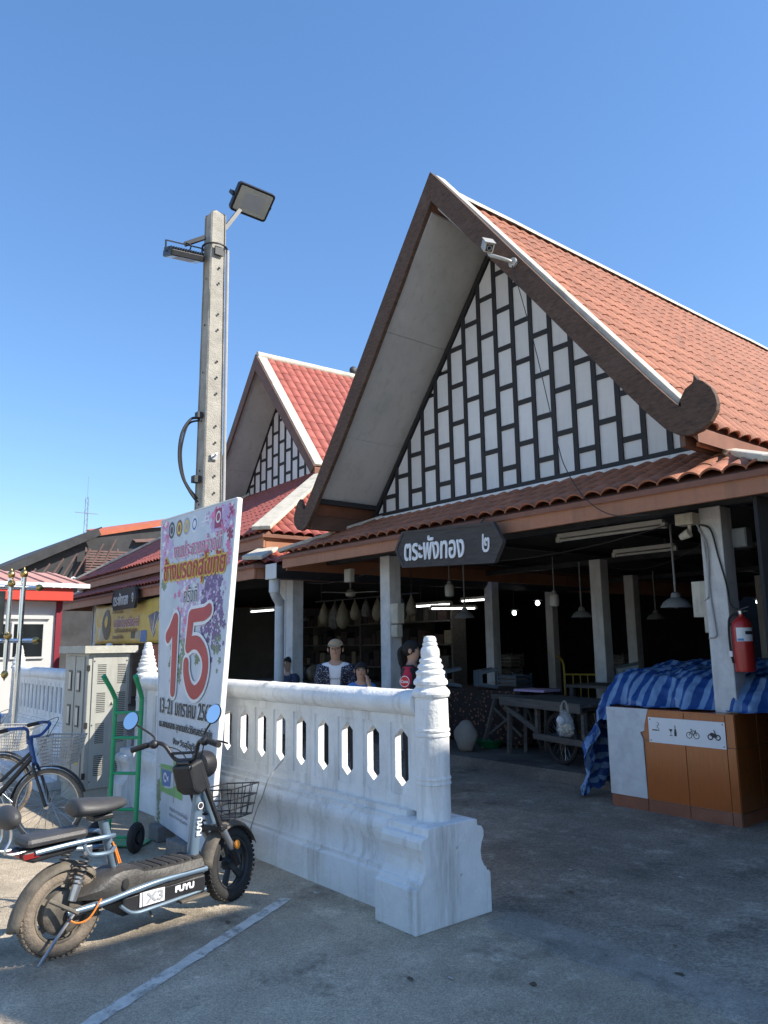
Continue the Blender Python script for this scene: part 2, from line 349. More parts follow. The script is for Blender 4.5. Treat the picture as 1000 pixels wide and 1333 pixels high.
def text_tris(body):
    cu = bpy.data.curves.new('lettering', 'FONT'); cu.body = body; cu.size = 1; cu.resolution_u = 4
    ob = bpy.data.objects.new('lettering', cu); COL.objects.link(ob)
    dg = bpy.context.evaluated_depsgraph_get(); dg.update()
    me = bpy.data.meshes.new_from_object(ob.evaluated_get(dg)); me.calc_loop_triangles()
    tr = [[me.vertices[i].co.copy() for i in t.vertices] for t in me.loop_triangles]
    bpy.data.objects.remove(ob); bpy.data.curves.remove(cu); bpy.data.meshes.remove(me)
    return tr
def text(body, O, ux, uy, width, mat, parent, name='lettering', height=None, bold=0, nb=6, thick=.0004, center=True):
    """flat lettering: O is the centre of its box, ux/uy unit vectors, normal = ux x uy"""
    tr = text_tris(body); xs = [q.x for t in tr for q in t]; ys = [q.y for t in tr for q in t]
    x0, x1, y0, y1 = min(xs), max(xs), min(ys), max(ys); sx = width/(x1-x0); sy = height/(y1-y0) if height else sx
    O, ux, uy = Vector(O), Vector(ux).normalized(), Vector(uy).normalized(); nn = ux.cross(uy); mb = MB()
    shifts = [(0, 0)]+([(bold*math.cos(2*math.pi*i/nb), bold*math.sin(2*math.pi*i/nb)) for i in range(nb)] if bold else [])
    for k, (dx, dy) in enumerate(shifts):
        for t in tr:
            j = random.random()*thick*.9+k*thick
            o = len(mb.v); mb.v += [O+ux*((q.x-(x0+x1)/2)*sx+dx)+uy*((q.y-(y0+y1)/2)*sy+dy)+nn*j for q in t]; mb.f.append((o, o+1, o+2))
    me = bpy.data.meshes.new(name); me.from_pydata([tuple(q) for q in mb.v], [], mb.f); me.materials.append(MATS[mat])
    o = bpy.data.objects.new(name, me); COL.objects.link(o); o.parent = parent
    return o
# ---------------- setting ----------------
def struct(o): o['kind'] = 'structure'; return o
g = MB()
g.add([(-400,-400,0),(400,-400,0),(400,500,0),(-400,500,0)], [(0,1,2,3)])
struct(g.build('ground', 'ground_concrete'))
def wavy(x0, x1, y, amp, seed, n=60):
    return [(x0+(x1-x0)*i/n, y+amp*noise.noise(Vector((i*.45, seed, 0)))+amp*.5*noise.noise(Vector((i*1.7, seed+3, 0)))) for i in range(n+1)]
e = wavy(-16, 9, 3.62, .10, 1.3, 120)
poly = [(x, y, .004) for x, y in e]+[(9, 7.4, .004), (-16, 7.4, .004)]
g = MB(); g.add(poly, [tuple(range(len(poly)))]); ne = len(e); g.add([(x, y, .004) for x, y in e]+[(x, y-.03, -.002) for x, y in e], [(i, i+1, ne+i+1, ne+i) for i in range(ne-1)]); struct(g.build('asphalt_lane', 'asphalt_mat'))
e1 = wavy(-3.3, 9, 3.42, .05, 4.1, 60); e2 = wavy(-3.3, 9, 3.66, .05, 7.7, 60)
g = MB(); n_ = len(e1); g.add([(x, y, .008) for x, y in e1]+[(x, y, .008) for x, y in e2], [(i, i+1, n_+i+1, n_+i) for i in range(n_-1)])
g.add([(x, y, .008) for x, y in e1]+[(x, y-.05, -.002) for x, y in e1], [(i, i+1, n_+i+1, n_+i) for i in range(n_-1)]); g.add([(x, y, .008) for x, y in e2]+[(x, y+.05, .002) for x, y in e2], [(i, i+1, n_+i+1, n_+i) for i in range(n_-1)]); struct(g.build('asphalt_patch', 'patch_mat'))
g = MB(); L0, L1 = Vector((-3.2, .55, .004)), Vector((-4.43, 2.78, .004)); dd = (L1-L0).normalized(); nn = Vector((-dd.y, dd.x, 0))
N = 40; vs = []
for i in range(N+1):
    q = L0.lerp(L1, i/N); wd = .040+.012*noise.noise(Vector((i*.9, 2, 0))); vs += [q+nn*wd, q-nn*(wd+.008*noise.noise(Vector((i*1.1, 9, 0))))]
g.add(vs, [(2*i, 2*i+1, 2*i+3, 2*i+2) for i in range(N)]); struct(g.build('lane_marking', 'line_paint'))
# hall floor with worn kerb edge
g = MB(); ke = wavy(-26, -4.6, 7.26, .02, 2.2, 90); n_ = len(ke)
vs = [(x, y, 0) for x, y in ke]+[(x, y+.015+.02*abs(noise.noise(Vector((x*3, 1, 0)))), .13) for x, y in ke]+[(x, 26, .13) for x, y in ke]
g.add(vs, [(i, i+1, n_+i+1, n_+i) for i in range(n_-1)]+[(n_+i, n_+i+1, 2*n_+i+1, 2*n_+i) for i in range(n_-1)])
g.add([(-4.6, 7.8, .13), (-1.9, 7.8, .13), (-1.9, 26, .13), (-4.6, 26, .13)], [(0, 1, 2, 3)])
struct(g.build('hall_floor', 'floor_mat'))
g = MB(); g.box(-13.4, -9.35, 2.62, 3.1, 0, .10); g.box(-13.4, -9.35, 2.80, 3.1, .10, .19); struct(g.build('step', 'marble', bevel=.008))

# ---------------- roof tiles ----------------
def tile_mesh(name, mat, pitch, L, amp=.055, lip=.009, k=8):
    g = MB(); row = []
    prof = [(-pitch*.53+pitch*1.06*i/k, amp*math.sin(math.pi*i/k)**.75) for i in range(k+1)]
    g.v += [Vector((x, 0, z+lip*1.6)) for x, z in prof]; g.v += [Vector((x, L*1.1, z+.004)) for x, z in prof]; g.v += [Vector((x, .004, z-.004)) for x, z in prof]
    n = k+1
    for i in range(k): g.f.append((i, i+1, n+i+1, n+i)); g.f.append((2*n+i, 2*n+i+1, i+1, i))
    return g.mesh(name, mat, False)
def frame(O, ex, ey):
    ex, ey = Vector(ex).normalized(), Vector(ey).normalized(); ez = ex.cross(ey); O = Vector(O)
    return Matrix(((ex.x, ey.x, ez.x, O.x), (ex.y, ey.y, ez.y, O.y), (ex.z, ey.z, ez.z, O.z), (0, 0, 0, 1)))
def tile_field(O, ex, ey, W, Ls, pitch, expo, clip=None):
    out = []; nc = int(round(W/pitch)); nr = int(math.ceil(Ls/expo-.15)); ex, ey = Vector(ex).normalized(), Vector(ey).normalized()
    for j in range(nr):
        for i in range(nc):
            u, v = (i+.5)*pitch, j*expo
            if clip and not clip(u, v+expo*.5): continue
            q = Vector(O)+ex*(u+random.uniform(-.003, .003))+ey*(v+random.uniform(-.006, .006))
            out.append(frame(q, ex, ey) @ Matrix.Rotation(random.uniform(-.012, .012), 4, 'Z') @ Matrix.Rotation(random.uniform(-.01, .012), 4, 'X'))
    return out
def place_tiles(root, mats, me, budget, cam_local, parent=None, mat=None):
    mats = sorted(mats, key=lambda m: (m.translation-cam_local).length)
    for m in mats[:budget]:
        o = bpy.data.objects.new('roof_tile', me); COL.objects.link(o); o.parent = root; o.matrix_local = m
    rest = mats[budget:]
    if rest:
        nv = len(me.vertices); V = []; Fc = []; bv = [v.co.copy() for v in me.vertices]; bf = [tuple(q.vertices) for q in me.polygons]
        for i, m in enumerate(rest):
            V += [tuple(m @ q) for q in bv]; Fc += [tuple(x+i*nv for x in q) for q in bf]
        r_ = bpy.data.meshes.new('roof_tiles'); r_.from_pydata(V, [], Fc); r_.materials.append(me.materials[0])
        o = bpy.data.objects.new('roof_tiles', r_); COL.objects.link(o); o.parent = root; o['kind'] = 'stuff'
def clip_poly(poly, a_, b_, c_):   # keep a x + b z <= c
    out = []
    for i in range(len(poly)):
        p0, p1 = poly[i], poly[(i+1) % len(poly)]; d0 = a_*p0[0]+b_*p0[1]-c_; d1 = a_*p1[0]+b_*p1[1]-c_
        if d0 <= 0: out.append(p0)
        if d0*d1 < 0: t = d0/(d0-d1); out.append((p0[0]+(p1[0]-p0[0])*t, p0[1]+(p1[1]-p0[1])*t))
    return out
def gable(root, y, base, apex, half, ncol, period, bw, pan='panel_white', bat='batten_black', full=True):
    """white panels between dark battens, wall face at local y, facing -y"""
    sl = (apex-base)/half; w_ = 2*half/ncol
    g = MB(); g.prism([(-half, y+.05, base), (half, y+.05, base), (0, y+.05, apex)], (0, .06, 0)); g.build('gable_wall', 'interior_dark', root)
    if not full: return
    eb = bw*.5
    for i in range(ncol):
        xa, xb = -half+i*w_+bw/2, -half+(i+1)*w_-bw/2
        zs = [base+bw]; off = period*(.5 if i % 2 else 1.0)
        z = base+bw+off-period*.08
        while z < apex: zs += [z]; z += period
        zs.append(apex+1); lo = zs[0]
        for k in range(1, len(zs)):
            hi = zs[k]-bw/2 if k < len(zs)-1 else apex
            pl = [(xa, lo), (xb, lo), (xb, hi), (xa, hi)]
            nrm = math.hypot(sl, 1); lim = apex-bw*nrm
            pl = clip_poly(pl, sl, 1, lim)
            if pl: pl = clip_poly(pl, -sl, 1, lim)
            if len(pl) >= 3 and (max(q[1] for q in pl)-min(q[1] for q in pl)) > .03:
                cxx = sum(q[0] for q in pl)/len(pl); czz = sum(q[1] for q in pl)/len(pl)
                MB().prism([(q[0]-cxx, 0, q[1]-czz) for q in pl], (0, .03, 0)).build('panel', pan, root, loc=(cxx, y+.018+random.uniform(-.002, .002), czz))
            if k < len(zs)-1:
                xm = (xa+xb)/2
                if zs[k]+bw/2 < apex-sl*max(abs(xa), abs(xb)): 
                    MB().cbox((0, 0, 0), (xb-xa-.002, .05, bw)).build('batten', bat, root, loc=(xm, y+.026, zs[k]))
            lo = zs[k]+bw/2
    for i in range(1, ncol):
        x = -half+i*w_; top = apex-sl*abs(x)-bw*.6
        if top > base+bw+.02: MB().box(x-bw/2, x+bw/2, y-.002, y+.052, base+bw, top).build('batten', bat, root)
    MB().box(-half+.03, half-.03, y-.006, y+.054, base, base+bw).build('bottom_rail', bat, root)
    for s_ in (-1, 1):
        MB().beam((s_*(half-.03), y+.02, base+.03), (0, y+.02, apex-.02), .06, bw*1.0, (0, 0, 1)).build('rake_rail', bat, root)

# ---------------- front hall (number two) ----------------
def hook_board(sg, y, th):
    if sg > 0:
        out = [(-.125, 7.495), (.26, 7.015), (.782, 6.345), (1.284, 5.70), (1.684, 5.19), (2.034, 4.748), (2.344, 4.36), (2.687, 3.93), (2.861, 3.72), (2.955, 3.61), (2.983, 3.60), (2.975, 3.664), (3.03, 3.746), (3.108, 3.785), (3.118, 3.855), (3.145, 3.80), (3.19, 3.775), (3.258, 3.70), (3.29, 3.62), (3.30, 3.55), (3.29, 3.49), (3.231, 3.408), (3.144, 3.35), (3.031, 3.328), (2.92, 3.36), (2.809, 3.44), (2.628, 3.645), (2.459, 3.855), (2.192, 4.19), (1.904, 4.555), (1.494, 5.075), (1.074, 5.60), (.743, 6.01), (.361, 6.49), (-.122, 7.088)]
    else:
        out = [(-.125, 7.495), (-.825, 6.54), (-1.56, 5.51), (-2.192, 4.62), (-2.731, 3.89), (-2.95, 3.60), (-3.0, 3.545), (-3.035, 3.57), (-3.045, 3.63), (-3.11, 3.725), (-3.18, 3.67), (-3.235, 3.58), (-3.28, 3.45), (-3.255, 3.345), (-3.18, 3.27), (-3.071, 3.24), (-2.96, 3.265), (-2.87, 3.345), (-2.729, 3.52), (-2.156, 4.24), (-1.372, 5.30), (-.708, 6.225), (-.122, 7.088)]
    g = MB(); pts = [(x, y, z) for x, z in out]
    # strips instead of one big concave polygon
    n = len(pts); o = len(g.v)
    g.v += [Vector(q) for q in pts]+[Vector(q)+Vector((0, th, 0)) for q in pts]
    i, j = 0, n-1
    tris = []
    me = bpy.data.meshes.new('t'); bm = bmesh.new(); vs = [bm.verts.new(q) for q in pts]; f0 = bm.faces.new(vs); res = bmesh.ops.triangulate(bm, faces=[f0], ngon_method='EAR_CLIP')
    bm.verts.index_update(); tris = [tuple(v.index for v in f.verts) for f in bm.faces]; bm.free(); bpy.data.meshes.remove(me)
    g.f += tris+[tuple(x+n for x in reversed(t)) for t in tris]+[(k, (k+1) % n, (k+1) % n+n, k+n) for k in range(n)]
    return g
def hall(root, detail, tile, cam_local):
    yb, ye = -1.13, (17.0 if detail else 9.0); zr, sl, ev = 7.25, 1.24, 3.08
    rx = -.12; Lr = math.hypot(ev-rx, ev*sl); X = lambda sg, x: sg*x+rx*max(0, 1-x/ev)
    for sg in (-1, 1):
        pl = [(rx, yb+.06, zr-.03), (sg*ev, yb+.06, zr-.03-sl*ev), (sg*ev, yb+.06, zr-.16-sl*ev), (rx, yb+.06, zr-.16)]
        MB().prism(pl, (0, ye-yb, 0)).build('roof_deck', 'tile_under', root)
        # soffit boards
        for k, (t0, t1) in enumerate(((.02, .36), (.363, .70), (.703, .93))):
            xa, xb = t0*2.95, t1*2.95
            MB().prism([(X(sg, xa), yb+.062, zr-.19-sl*xa), (X(sg, xb), yb+.062, zr-.19-sl*xb), (X(sg, xb), yb+.062, zr-.215-sl*xb), (X(sg, xa), yb+.062, zr-.215-sl*xa)], (0, 1.11, 0)).build('soffit_board', 'soffit_grey', root)
        MB().beam((sg*2.72, yb+.07, zr-.24-sl*2.72), (sg*2.72, -.01, zr-.24-sl*2.72), .07, .07).build('purlin', 'batten_black', root)
        MB().beam((sg*2.93, yb+.07, 3.36), (sg*2.93, ye, 3.36), .05, .2).build('eave_board', 'wood_brown', root)
        hook_board(sg, yb, .06).build('bargeboard', 'wood_dark', root, bevel=.008)
        # cream verge strip lying on the tile edge
        MB().beam((rx, yb+.145, zr+.185), (sg*2.93, yb+.145, 3.645), .16, .085, (0, 0, 1)).build('verge_strip', 'cream', root, bevel=.012)
        MB().beam((sg*3.0, yb+.2, 3.29), (sg*3.0, ye, 3.29), .03, .035).build('drip_batten', 'fascia_terra', root)
    rp = [(0+.10*math.cos(t), zr+.02+.10*math.sin(t)) for t in [math.pi*k/8 for k in range(9)]]
    N = 26; g = MB()
    for i in range(N+1):
        y = yb+.06+(ye-yb-.06)*i/N; wob = .012*noise.noise(Vector((y*1.3, 5, 0)))
        g.v += [Vector((x+rx, y, z+wob)) for x, z in rp]
    m_ = len(rp)
    for i in range(N):
        for j in range(m_-1): g.f.append((i*m_+j, i*m_+j+1, (i+1)*m_+j+1, (i+1)*m_+j))
    g.f.append(tuple(range(m_))); g.build('ridge_cap', 'cream', root, smooth=True)
    gable(root, 0, 3.48, 7.03, 2.80, 19, .535, .062, full=detail)
    # lower skirt roof
    xe, zt, ze, yf = 3.72, 3.43, 2.95, -1.1
    dk = lambda pts: MB().prism(pts, (0, 0, -.05))
    dk([(-xe, yf, ze-.02), (xe, yf, ze-.02), (xe-1.12, .02, zt-.02), (-xe+1.12, .02, zt-.02)]).build('skirt_deck', 'tile_under', root)
    for sg in (-1, 1):
        dk([(sg*xe, yf, ze-.02), (sg*xe, ye, ze-.02), (sg*(xe-1.12), ye, zt-.02), (sg*(xe-1.12), .02, zt-.02)]).build('skirt_deck', 'tile_under', root)
        MB().beam((sg*(xe-.03), yf-.03, ze+.05), (sg*(xe-1.14), .03, zt+.05), .15, .06).build('hip_cap', 'cream', root, bevel=.015)
        MB().box(*sorted((sg*(xe-.06), sg*(xe-.1))), yf+.08, ye, ze-.24, ze-.03).build('fascia', 'fascia_terra', root, bevel=.004)
    MB().box(-xe+.04, xe-.04, yf+.03, yf+.07, ze-.21, ze-.03).build('fascia', 'fascia_terra', root, bevel=.004)
    MB().box(-2.72, 2.72, -.10, -.012, 3.415, 3.465).build('flashing', 'white_plaster', root, bevel=.006)
    # structure below
    for x, y in [(-4.61, -.25), (-2.09, -.25), (2.75, -.25)] if detail else [(-2.75, -.25), (2.75, -.25)]:
        MB().box(x-.105, x+.105, y-.105, y+.105, .13, 2.82).build('column', 'col_paint', root, bevel=.008)
    for x, y in [(-3.9, 3.8), (-.72, 2.8), (-2.1, 5.8), (2.75, 3.4), (2.75, 7), (-.7, 8.2), (-5.0, 7.0)]:
        MB().box(x-.1, x+.1, y-.1, y+.1, .13, 2.82).build('column', 'col_paint', root, bevel=.008)
    for y in (-.25, 3.4, 7, 11): MB().box(-3.6, 3.6, y-.06, y+.06, 2.821, 2.90).build('tie_beam', 'dark_steel', root)
    for x in (-2.75, -.9, .9, 2.75): MB().box(x-.04, x+.04, -.6, ye, 2.905, 2.96).build('joist', 'dark_steel', root)
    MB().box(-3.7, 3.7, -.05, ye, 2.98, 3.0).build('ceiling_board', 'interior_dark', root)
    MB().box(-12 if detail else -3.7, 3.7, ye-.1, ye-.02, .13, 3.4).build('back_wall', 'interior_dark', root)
    if not detail:
        for i in range(15): MB().box(3.45, 3.48, -.9+i*1.2, -.9+i*1.2+1.18, .0, 2.75).build('light_block_board', 'shop_wall', root)  # unseen boards added so no sun passes through this hall
        for i in range(15): MB().box(-3.48, -3.45, .3+i*1.2, .3+i*1.2+1.18, .0, 2.75).build('light_block_board', 'shop_wall', root)  # same on the left side, added to stop the sun
        return
    # dark boards added on the right to block side light into the hall
    for i in range(15): MB().box(3.45, 3.48, -.98+i*1.2, -.98+i*1.2+1.18, .13, 2.75).build('light_block_board', 'interior_dark', root)
    rows = []
    cl = lambda u, v: (u > v*.92*1.0+.0) and (u < 2*xe-v*.92)
    sk = tile_field((-xe, yf, ze), (1, 0, 0), (0, 1.12, zt-ze), 2*xe, math.hypot(1.12, zt-ze), .2, .30, cl)
    cr = lambda u, v: u > v*.9
    rs = tile_field((xe, yf, ze), (0, 1, 0), (-1.12, 0, zt-ze), 7, math.hypot(1.12, zt-ze), .2, .30, cr)
    rt = tile_field((ev, yb+.20, zr-sl*ev-.01), (0, 1, 0), (-(ev-rx), 0, sl*ev), 17.6, Lr-.12, .2, .315)
    me = tile_mesh('roof_tile', tile, .2, .315)
    near = sorted(rt, key=lambda m: (m.translation-cam_local).length)
    place_tiles(root, sk+near[:300-len(sk)], me, 300, cam_local)
    place_tiles(root, near[300-len(sk):]+rs, me, 0, cam_local)
A0 = Vector((-6.28, 7.2, 0))
hA = thing('market_hall', 'market hall with orange tiled gable roof, hooked dark bargeboards and black and white panelled gable', 'building', A0)
hall(hA, True, 'tile_orange', CAMP-A0)
C0 = Vector((3.22, 7.2, 0))
hC = thing('market_hall', 'matching market hall standing right of the orange roofed hall', 'building', C0)
hall(hC, False, 'tile_orange', CAMP-C0)
MB().box(-5.76, -3.76, -1.05, 9, 2.93, 2.97).build('added_shade_canopy', 'dark_steel', hC)  # unseen canopy, added to shade the ground in front of the halls
# gutter between the two halls with its downpipe
g = MB(); pr = [(.15*math.cos(t), .19*math.sin(t)) for t in [math.pi+math.pi*k/10 for k in range(11)]]
for y in (-1.05, 14):
    g.v += [Vector((-4.02+x, y, 2.80+z)) for x, z in pr]
for j in range(10): g.f.append((j, j+1, 11+j+1, 11+j))
g.f.append(tuple(range(11))); g.f.append(tuple(range(11, 22))); g.build('gutter', 'dark_steel', hA, smooth=True)
MB().box(-4.18, -3.86, -1.075, -1.055, 2.60, 2.84).build('gutter_end', 'white_paint', hA, bevel=.01)
MB().tube(spl([(-4.1, -.95, 2.66), (-4.1, -.95, 2.5), (-4.12, -.93, 2.38), (-4.2, -.8, 2.25), (-4.22, -.78, 2.1), (-4.22, -.78, .01)], 5), [.075]*25+[.06], 14).build('downpipe', 'col_paint', hA, smooth=True)
MB().tube([(-4.1, -.95, 2.66), (-4.1, -.95, 2.40)], .088, 14).build('pipe_collar', 'col_paint', hA, smooth=True)

# ---------------- second hall (number one) ----------------
B0 = Vector((-10.7, 6.0, 0)); thB = R(-3.3)
hB = thing('market_hall', 'market hall with pinkish red tiles, two stacked skirt roofs and a smaller panelled gable', 'building', B0, thB)
Binv = Matrix.Translation(B0) @ Matrix.Rotation(thB, 4, 'Z'); camB = Binv.inverted() @ CAMP
def pB(x, y, z): return Vector((x, y, z))
cB = -6.3; xr0, xl0 = .1, -12.45
# lower skirt
def skirtB(xl, xr, yf, ze, run, sl, ye, nm):
    zt = ze+run*sl
    MB().prism([(xl, yf, ze-.02), (xr, yf, ze-.02), (xr-run, yf+run, zt-.02), (xl+run, yf+run, zt-.02)], (0, 0, -.05)).build('skirt_deck', 'tile_under', hB)
    MB().prism([(xr, yf, ze-.02), (xr, ye, ze-.02), (xr-run, ye, zt-.02), (xr-run, yf+run, zt-.02)], (0, 0, -.05)).build('skirt_deck', 'tile_under', hB)
    MB().prism([(xl, yf, ze-.02), (xl, ye, ze-.02), (xl+run, ye, zt-.02), (xl+run, yf+run, zt-.02)], (0, 0, -.05)).build('skirt_deck', 'tile_under', hB)
    MB().beam((xr-.03, yf-.02, ze+.085), (xr-run, yf+run, zt+.085), .34, .07).build('hip_cap', 'cream', hB, bevel=.015)
    MB().beam((xl+.03, yf-.02, ze+.085), (xl+run, yf+run, zt+.085), .16, .07).build('hip_cap', 'cream', hB, bevel=.015)
    MB().box(xl+.05, xr-.05, yf+.04, yf+.08, ze-.24, ze-.03).build('fascia', 'fascia_terra', hB, bevel=.004)
    MB().box(xr-.1, xr-.06, yf+.09, ye, ze-.24, ze-.03).build('fascia', 'fascia_terra', hB, bevel=.004)
    MB().box(xl+.06, xl+.1, yf+.09, ye, ze-.24, ze-.03).build('fascia', 'fascia_terra', hB, bevel=.004)
    L = run*math.hypot(1, sl); k = run/L
    f = tile_field((xl, yf, ze), (1, 0, 0), (0, 1, sl), xr-xl, L, .2, .32, lambda u, v: u > v*k and u < (xr-xl)-v*k)
    s2 = tile_field((xr, yf, ze), (0, 1, 0), (-1, 0, sl), 7, L, .2, .32, lambda u, v: u > v*k)
    return f+s2
TB = skirtB(xl0, xr0, 0, 2.87, .55, .42, 14, 'low')
TB += skirtB(-12.25, -.35, .38, 3.44, 3.72, .62, 14, 'mid')
MB().box(-11.9, -.7, .55, .62, 2.95, 3.35).build('clerestory_board', 'wood_brown', hB)
# gable
yg = 4.1; zw = 5.72; half = 2.75; apx = 9.02; ybB = 3.1; zrB = 9.06; slB = (9.0-5.72)/2.75
sub = bpy.data.objects.new('gable_front', None); COL.objects.link(sub); sub.parent = hB; sub.location = (cB, 0, 0)
gable(sub, yg, zw, apx-.12, half-.08, 15, .62, .075)
for sg in (-1, 1):
    ev = 2.98
    MB().prism([(cB, ybB+.05, zrB-.03), (cB+sg*ev, ybB+.05, zrB-.03-slB*ev), (cB+sg*ev, ybB+.05, zrB-.15-slB*ev), (cB, ybB+.05, zrB-.15)], (0, 11, 0)).build('roof_deck', 'tile_under', hB)
    for (t0, t1) in ((.02, .36), (.363, .70), (.703, .98)):
        xa, xb = t0*2.9, t1*2.9
        MB().prism([(cB+sg*xa, ybB+.06, zrB-.17-slB*xa), (cB+sg*xb, ybB+.06, zrB-.17-slB*xb), (cB+sg*xb, ybB+.06, zrB-.19-slB*xb), (cB+sg*xa, ybB+.06, zrB-.19-slB*xa)], (0, 1.0, 0)).build('soffit_board', 'soffit_grey', hB)
    o_ = [(0, 9.12), (3.02, 9.12-slB*3.02), (2.86, 9.12-slB*3.02-.14), (2.70, 9.12-slB*2.70-.30-.02), (0, 8.68)]
    MB().prism([(cB+sg*x, ybB, z) for x, z in o_], (0, .05, 0)).build('bargeboard', 'wood_brown', hB, bevel=.006)
    MB().beam((cB, ybB+.17, zrB+.05), (cB+sg*2.98, ybB+.17, zrB+.05-slB*2.98), .26, .06).build('verge_strip', 'cream', hB, bevel=.01)
MB().tube([(cB, ybB+.05, zrB+.04), (cB, ybB+11, zrB+.04)], .11, 10).build('ridge_cap', 'cream', hB, smooth=True)
MB().ell((cB, ybB+3.1, zrB+.24), (.09, .13, .13)).build('ridge_knob', 'dark_steel', hB, smooth=True)
meB = tile_mesh('roof_tile', 'tile_red', .24, .36)
rtB = tile_field((cB+2.98, ybB+.30, zrB-slB*2.98), (0, 1, 0), (-1, 0, slB), 10.6, 2.98*math.hypot(1, slB)-.1, .24, .36)
place_tiles(hB, rtB, meB, 160, camB)
meB2 = tile_mesh('roof_tile', 'tile_red', .2, .32)
place_tiles(hB, TB, meB2, 140, Vector((-1.5, 0, 3)))
for x in (-.6, -3.4, -6.3, -9.2, -12.0):
    MB().box(x-.11, x+.11, .9, 1.12, .13, 2.78).build('column', 'col_paint', hB, bevel=.008)
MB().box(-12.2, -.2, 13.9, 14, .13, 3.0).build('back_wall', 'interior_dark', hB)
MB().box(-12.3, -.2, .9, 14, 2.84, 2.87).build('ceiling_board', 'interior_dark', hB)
MB().box(-12.3, -12.2, .9, 14, .13, 2.8).build('side_wall', 'shop_wall', hB)
MB().box(-12.15, -9.4, 3.0, 3.1, .13, 2.8).build('shop_front', 'shop_wall', hB)

# ---------------- boundary walls ----------------
def hexhole(cx, zc, w_, hh, tip): return [(cx, zc+hh), (cx+w_, zc+hh-tip), (cx+w_, zc-hh+tip), (cx, zc-hh), (cx-w_, zc-hh+tip), (cx-w_, zc+hh-tip)]
def pierced(x0, x1, z0, z1, hole, T, rec, rin):
    g = MB(); cx = (x0+x1)/2
    def ringq(y, o, i, flip):
        b0 = len(g.v); g.v += [Vector((q[0], y, q[1])) for q in o]+[Vector((q[0], y, q[1])) for q in i]
        n = len(o)
        for k in range(n):
            f = (b0+k, b0+(k+1) % n, b0+n+(k+1) % n, b0+n+k); g.f.append(f if not flip else tuple(reversed(f)))
    def six(a0, a1, b0, b1): return [(cx, b1), (a1, b1), (a1, b0), (cx, b0), (a0, b0), (a0, b1)]
    O = six(x0, x1, z0, z1); I = six(x0+rin[0], x1-rin[0], z0+rin[1], z1-rin[1])
    for sg in (-1, 1):
        y = sg*T/2; yi = y-sg*rec
        ringq(y, O, I, sg > 0); ringq(yi, I, hole, sg > 0)
        b0 = len(g.v); g.v += [Vector((q[0], y, q[1])) for q in I]+[Vector((q[0], yi, q[1])) for q in I]
        for k in range(6): g.f.append((b0+k, b0+(k+1) % 6, b0+6+(k+1) % 6, b0+6+k))
    b0 = len(g.v); ya = T/2-rec; g.v += [Vector((q[0], -ya, q[1])) for q in hole]+[Vector((q[0], ya, q[1])) for q in hole]
    for k in range(6): g.f.append((b0+k, b0+(k+1) % 6, b0+6+(k+1) % 6, b0+6+k))
    b0 = len(g.v); g.v += [Vector((q[0], -T/2, q[1])) for q in O]+[Vector((q[0], T/2, q[1])) for q in O]
    for k in range(6): g.f.append((b0+k, b0+(k+1) % 6, b0+6+(k+1) % 6, b0+6+k))
    return g
def sweep_x(prof, x0, x1, n=40, wob=.004, seed=0):
    g = MB(); m = len(prof)
    for i in range(n+1):
        x = x0+(x1-x0)*i/n
        for j, (y, z) in enumerate(prof):
            k = wob*noise.noise(Vector((x*1.7, j*.37+seed, z*3))); g.v.append(Vector((x, y+k*(1 if y > 0 else -1), z+k*.6)))
    for i in range(n):
        for j in range(m): g.f.append((i*m+j, i*m+(j+1) % m, (i+1)*m+(j+1) % m, (i+1)*m+j))
    g.f.append(tuple(range(m))); g.f.append(tuple(n*m+j for j in range(m))); return g
def mirror_prof(h): return [(-w_, z) for w_, z in h]+[(w_, z) for w_, z in reversed(h)]
WALLP = [(.175, 0), (.172, .205), (.165, .215), (.150, .222), (.150, .245), (.138, .25), (.122, .29), (.118, .33), (.124, .37), (.140, .415), (.150, .45), (.148, .485), (.130, .515), (.118, .52), (.118, .545), (.085, .55), (.085, .585)]
PEDP = [(.307, 0), (.303, .225), (.296, .238), (.276, .242), (.274, .262), (.255, .27), (.232, .31), (.226, .36), (.238, .405), (.256, .44), (.256, .475), (.238, .50), (.205, .505), (.203, .545), (.17, .55)]
FIN = [(.105, 0), (.105, .02), (.112, .025), (.112, .04), (.105, .045), (.105, .25), (.111, .255), (.111, .268), (.105, .272), (.105, .28), (.111, .284), (.111, .296), (.105, .30), (.104, .53), (.110, .535), (.110, .548), (.104, .552), (.104, .56), (.110, .564), (.110, .575), (.104, .58),
       (.103, .755), (.098, .758), (.098, .764), (.112, .768), (.119, .785), (.117, .800), (.102, .820), (.094, .826), (.094, .836), (.106, .842), (.107, .860), (.100, .872), (.090, .880), (.087, .900), (.092, .906), (.092, .918), (.084, .926), (.075, .930), (.075, .938), (.081, .943), (.080, .955), (.071, .965), (.066, .968), (.066, .975), (.071, .980), (.070, .992), (.060, 1.000), (.056, 1.004), (.059, 1.012), (.060, 1.035), (.057, 1.058), (.047, 1.072), (.044, 1.076), (.048, 1.082), (.046, 1.094), (.038, 1.100), (.042, 1.106), (.040, 1.120), (.032, 1.134), (.015, 1.138)]
def post(root, x, nm='end_post', sc=1):
    g = MB(); g.lathe([(a_*sc, b_) for a_, b_ in FIN], 28)
    for i, q in enumerate(g.v):
        k = .003*noise.noise(q*7+Vector((x, 0, 0))); g.v[i] = q+Vector((q.x, q.y, 0)).normalized()*k
    o = g.build(nm, 'white_plaster', root, smooth=True, loc=(x, 0, .50)); o.data.set_sharp_from_angle(angle=R(28))
def pedestal(root, x0, x1):
    sweep_x(mirror_prof(PEDP), x0, x1, 8, .004, x0).build('pedestal', 'white_plaster', root, bevel=.006)
W0 = Vector((-3.57, 3.28, 0))
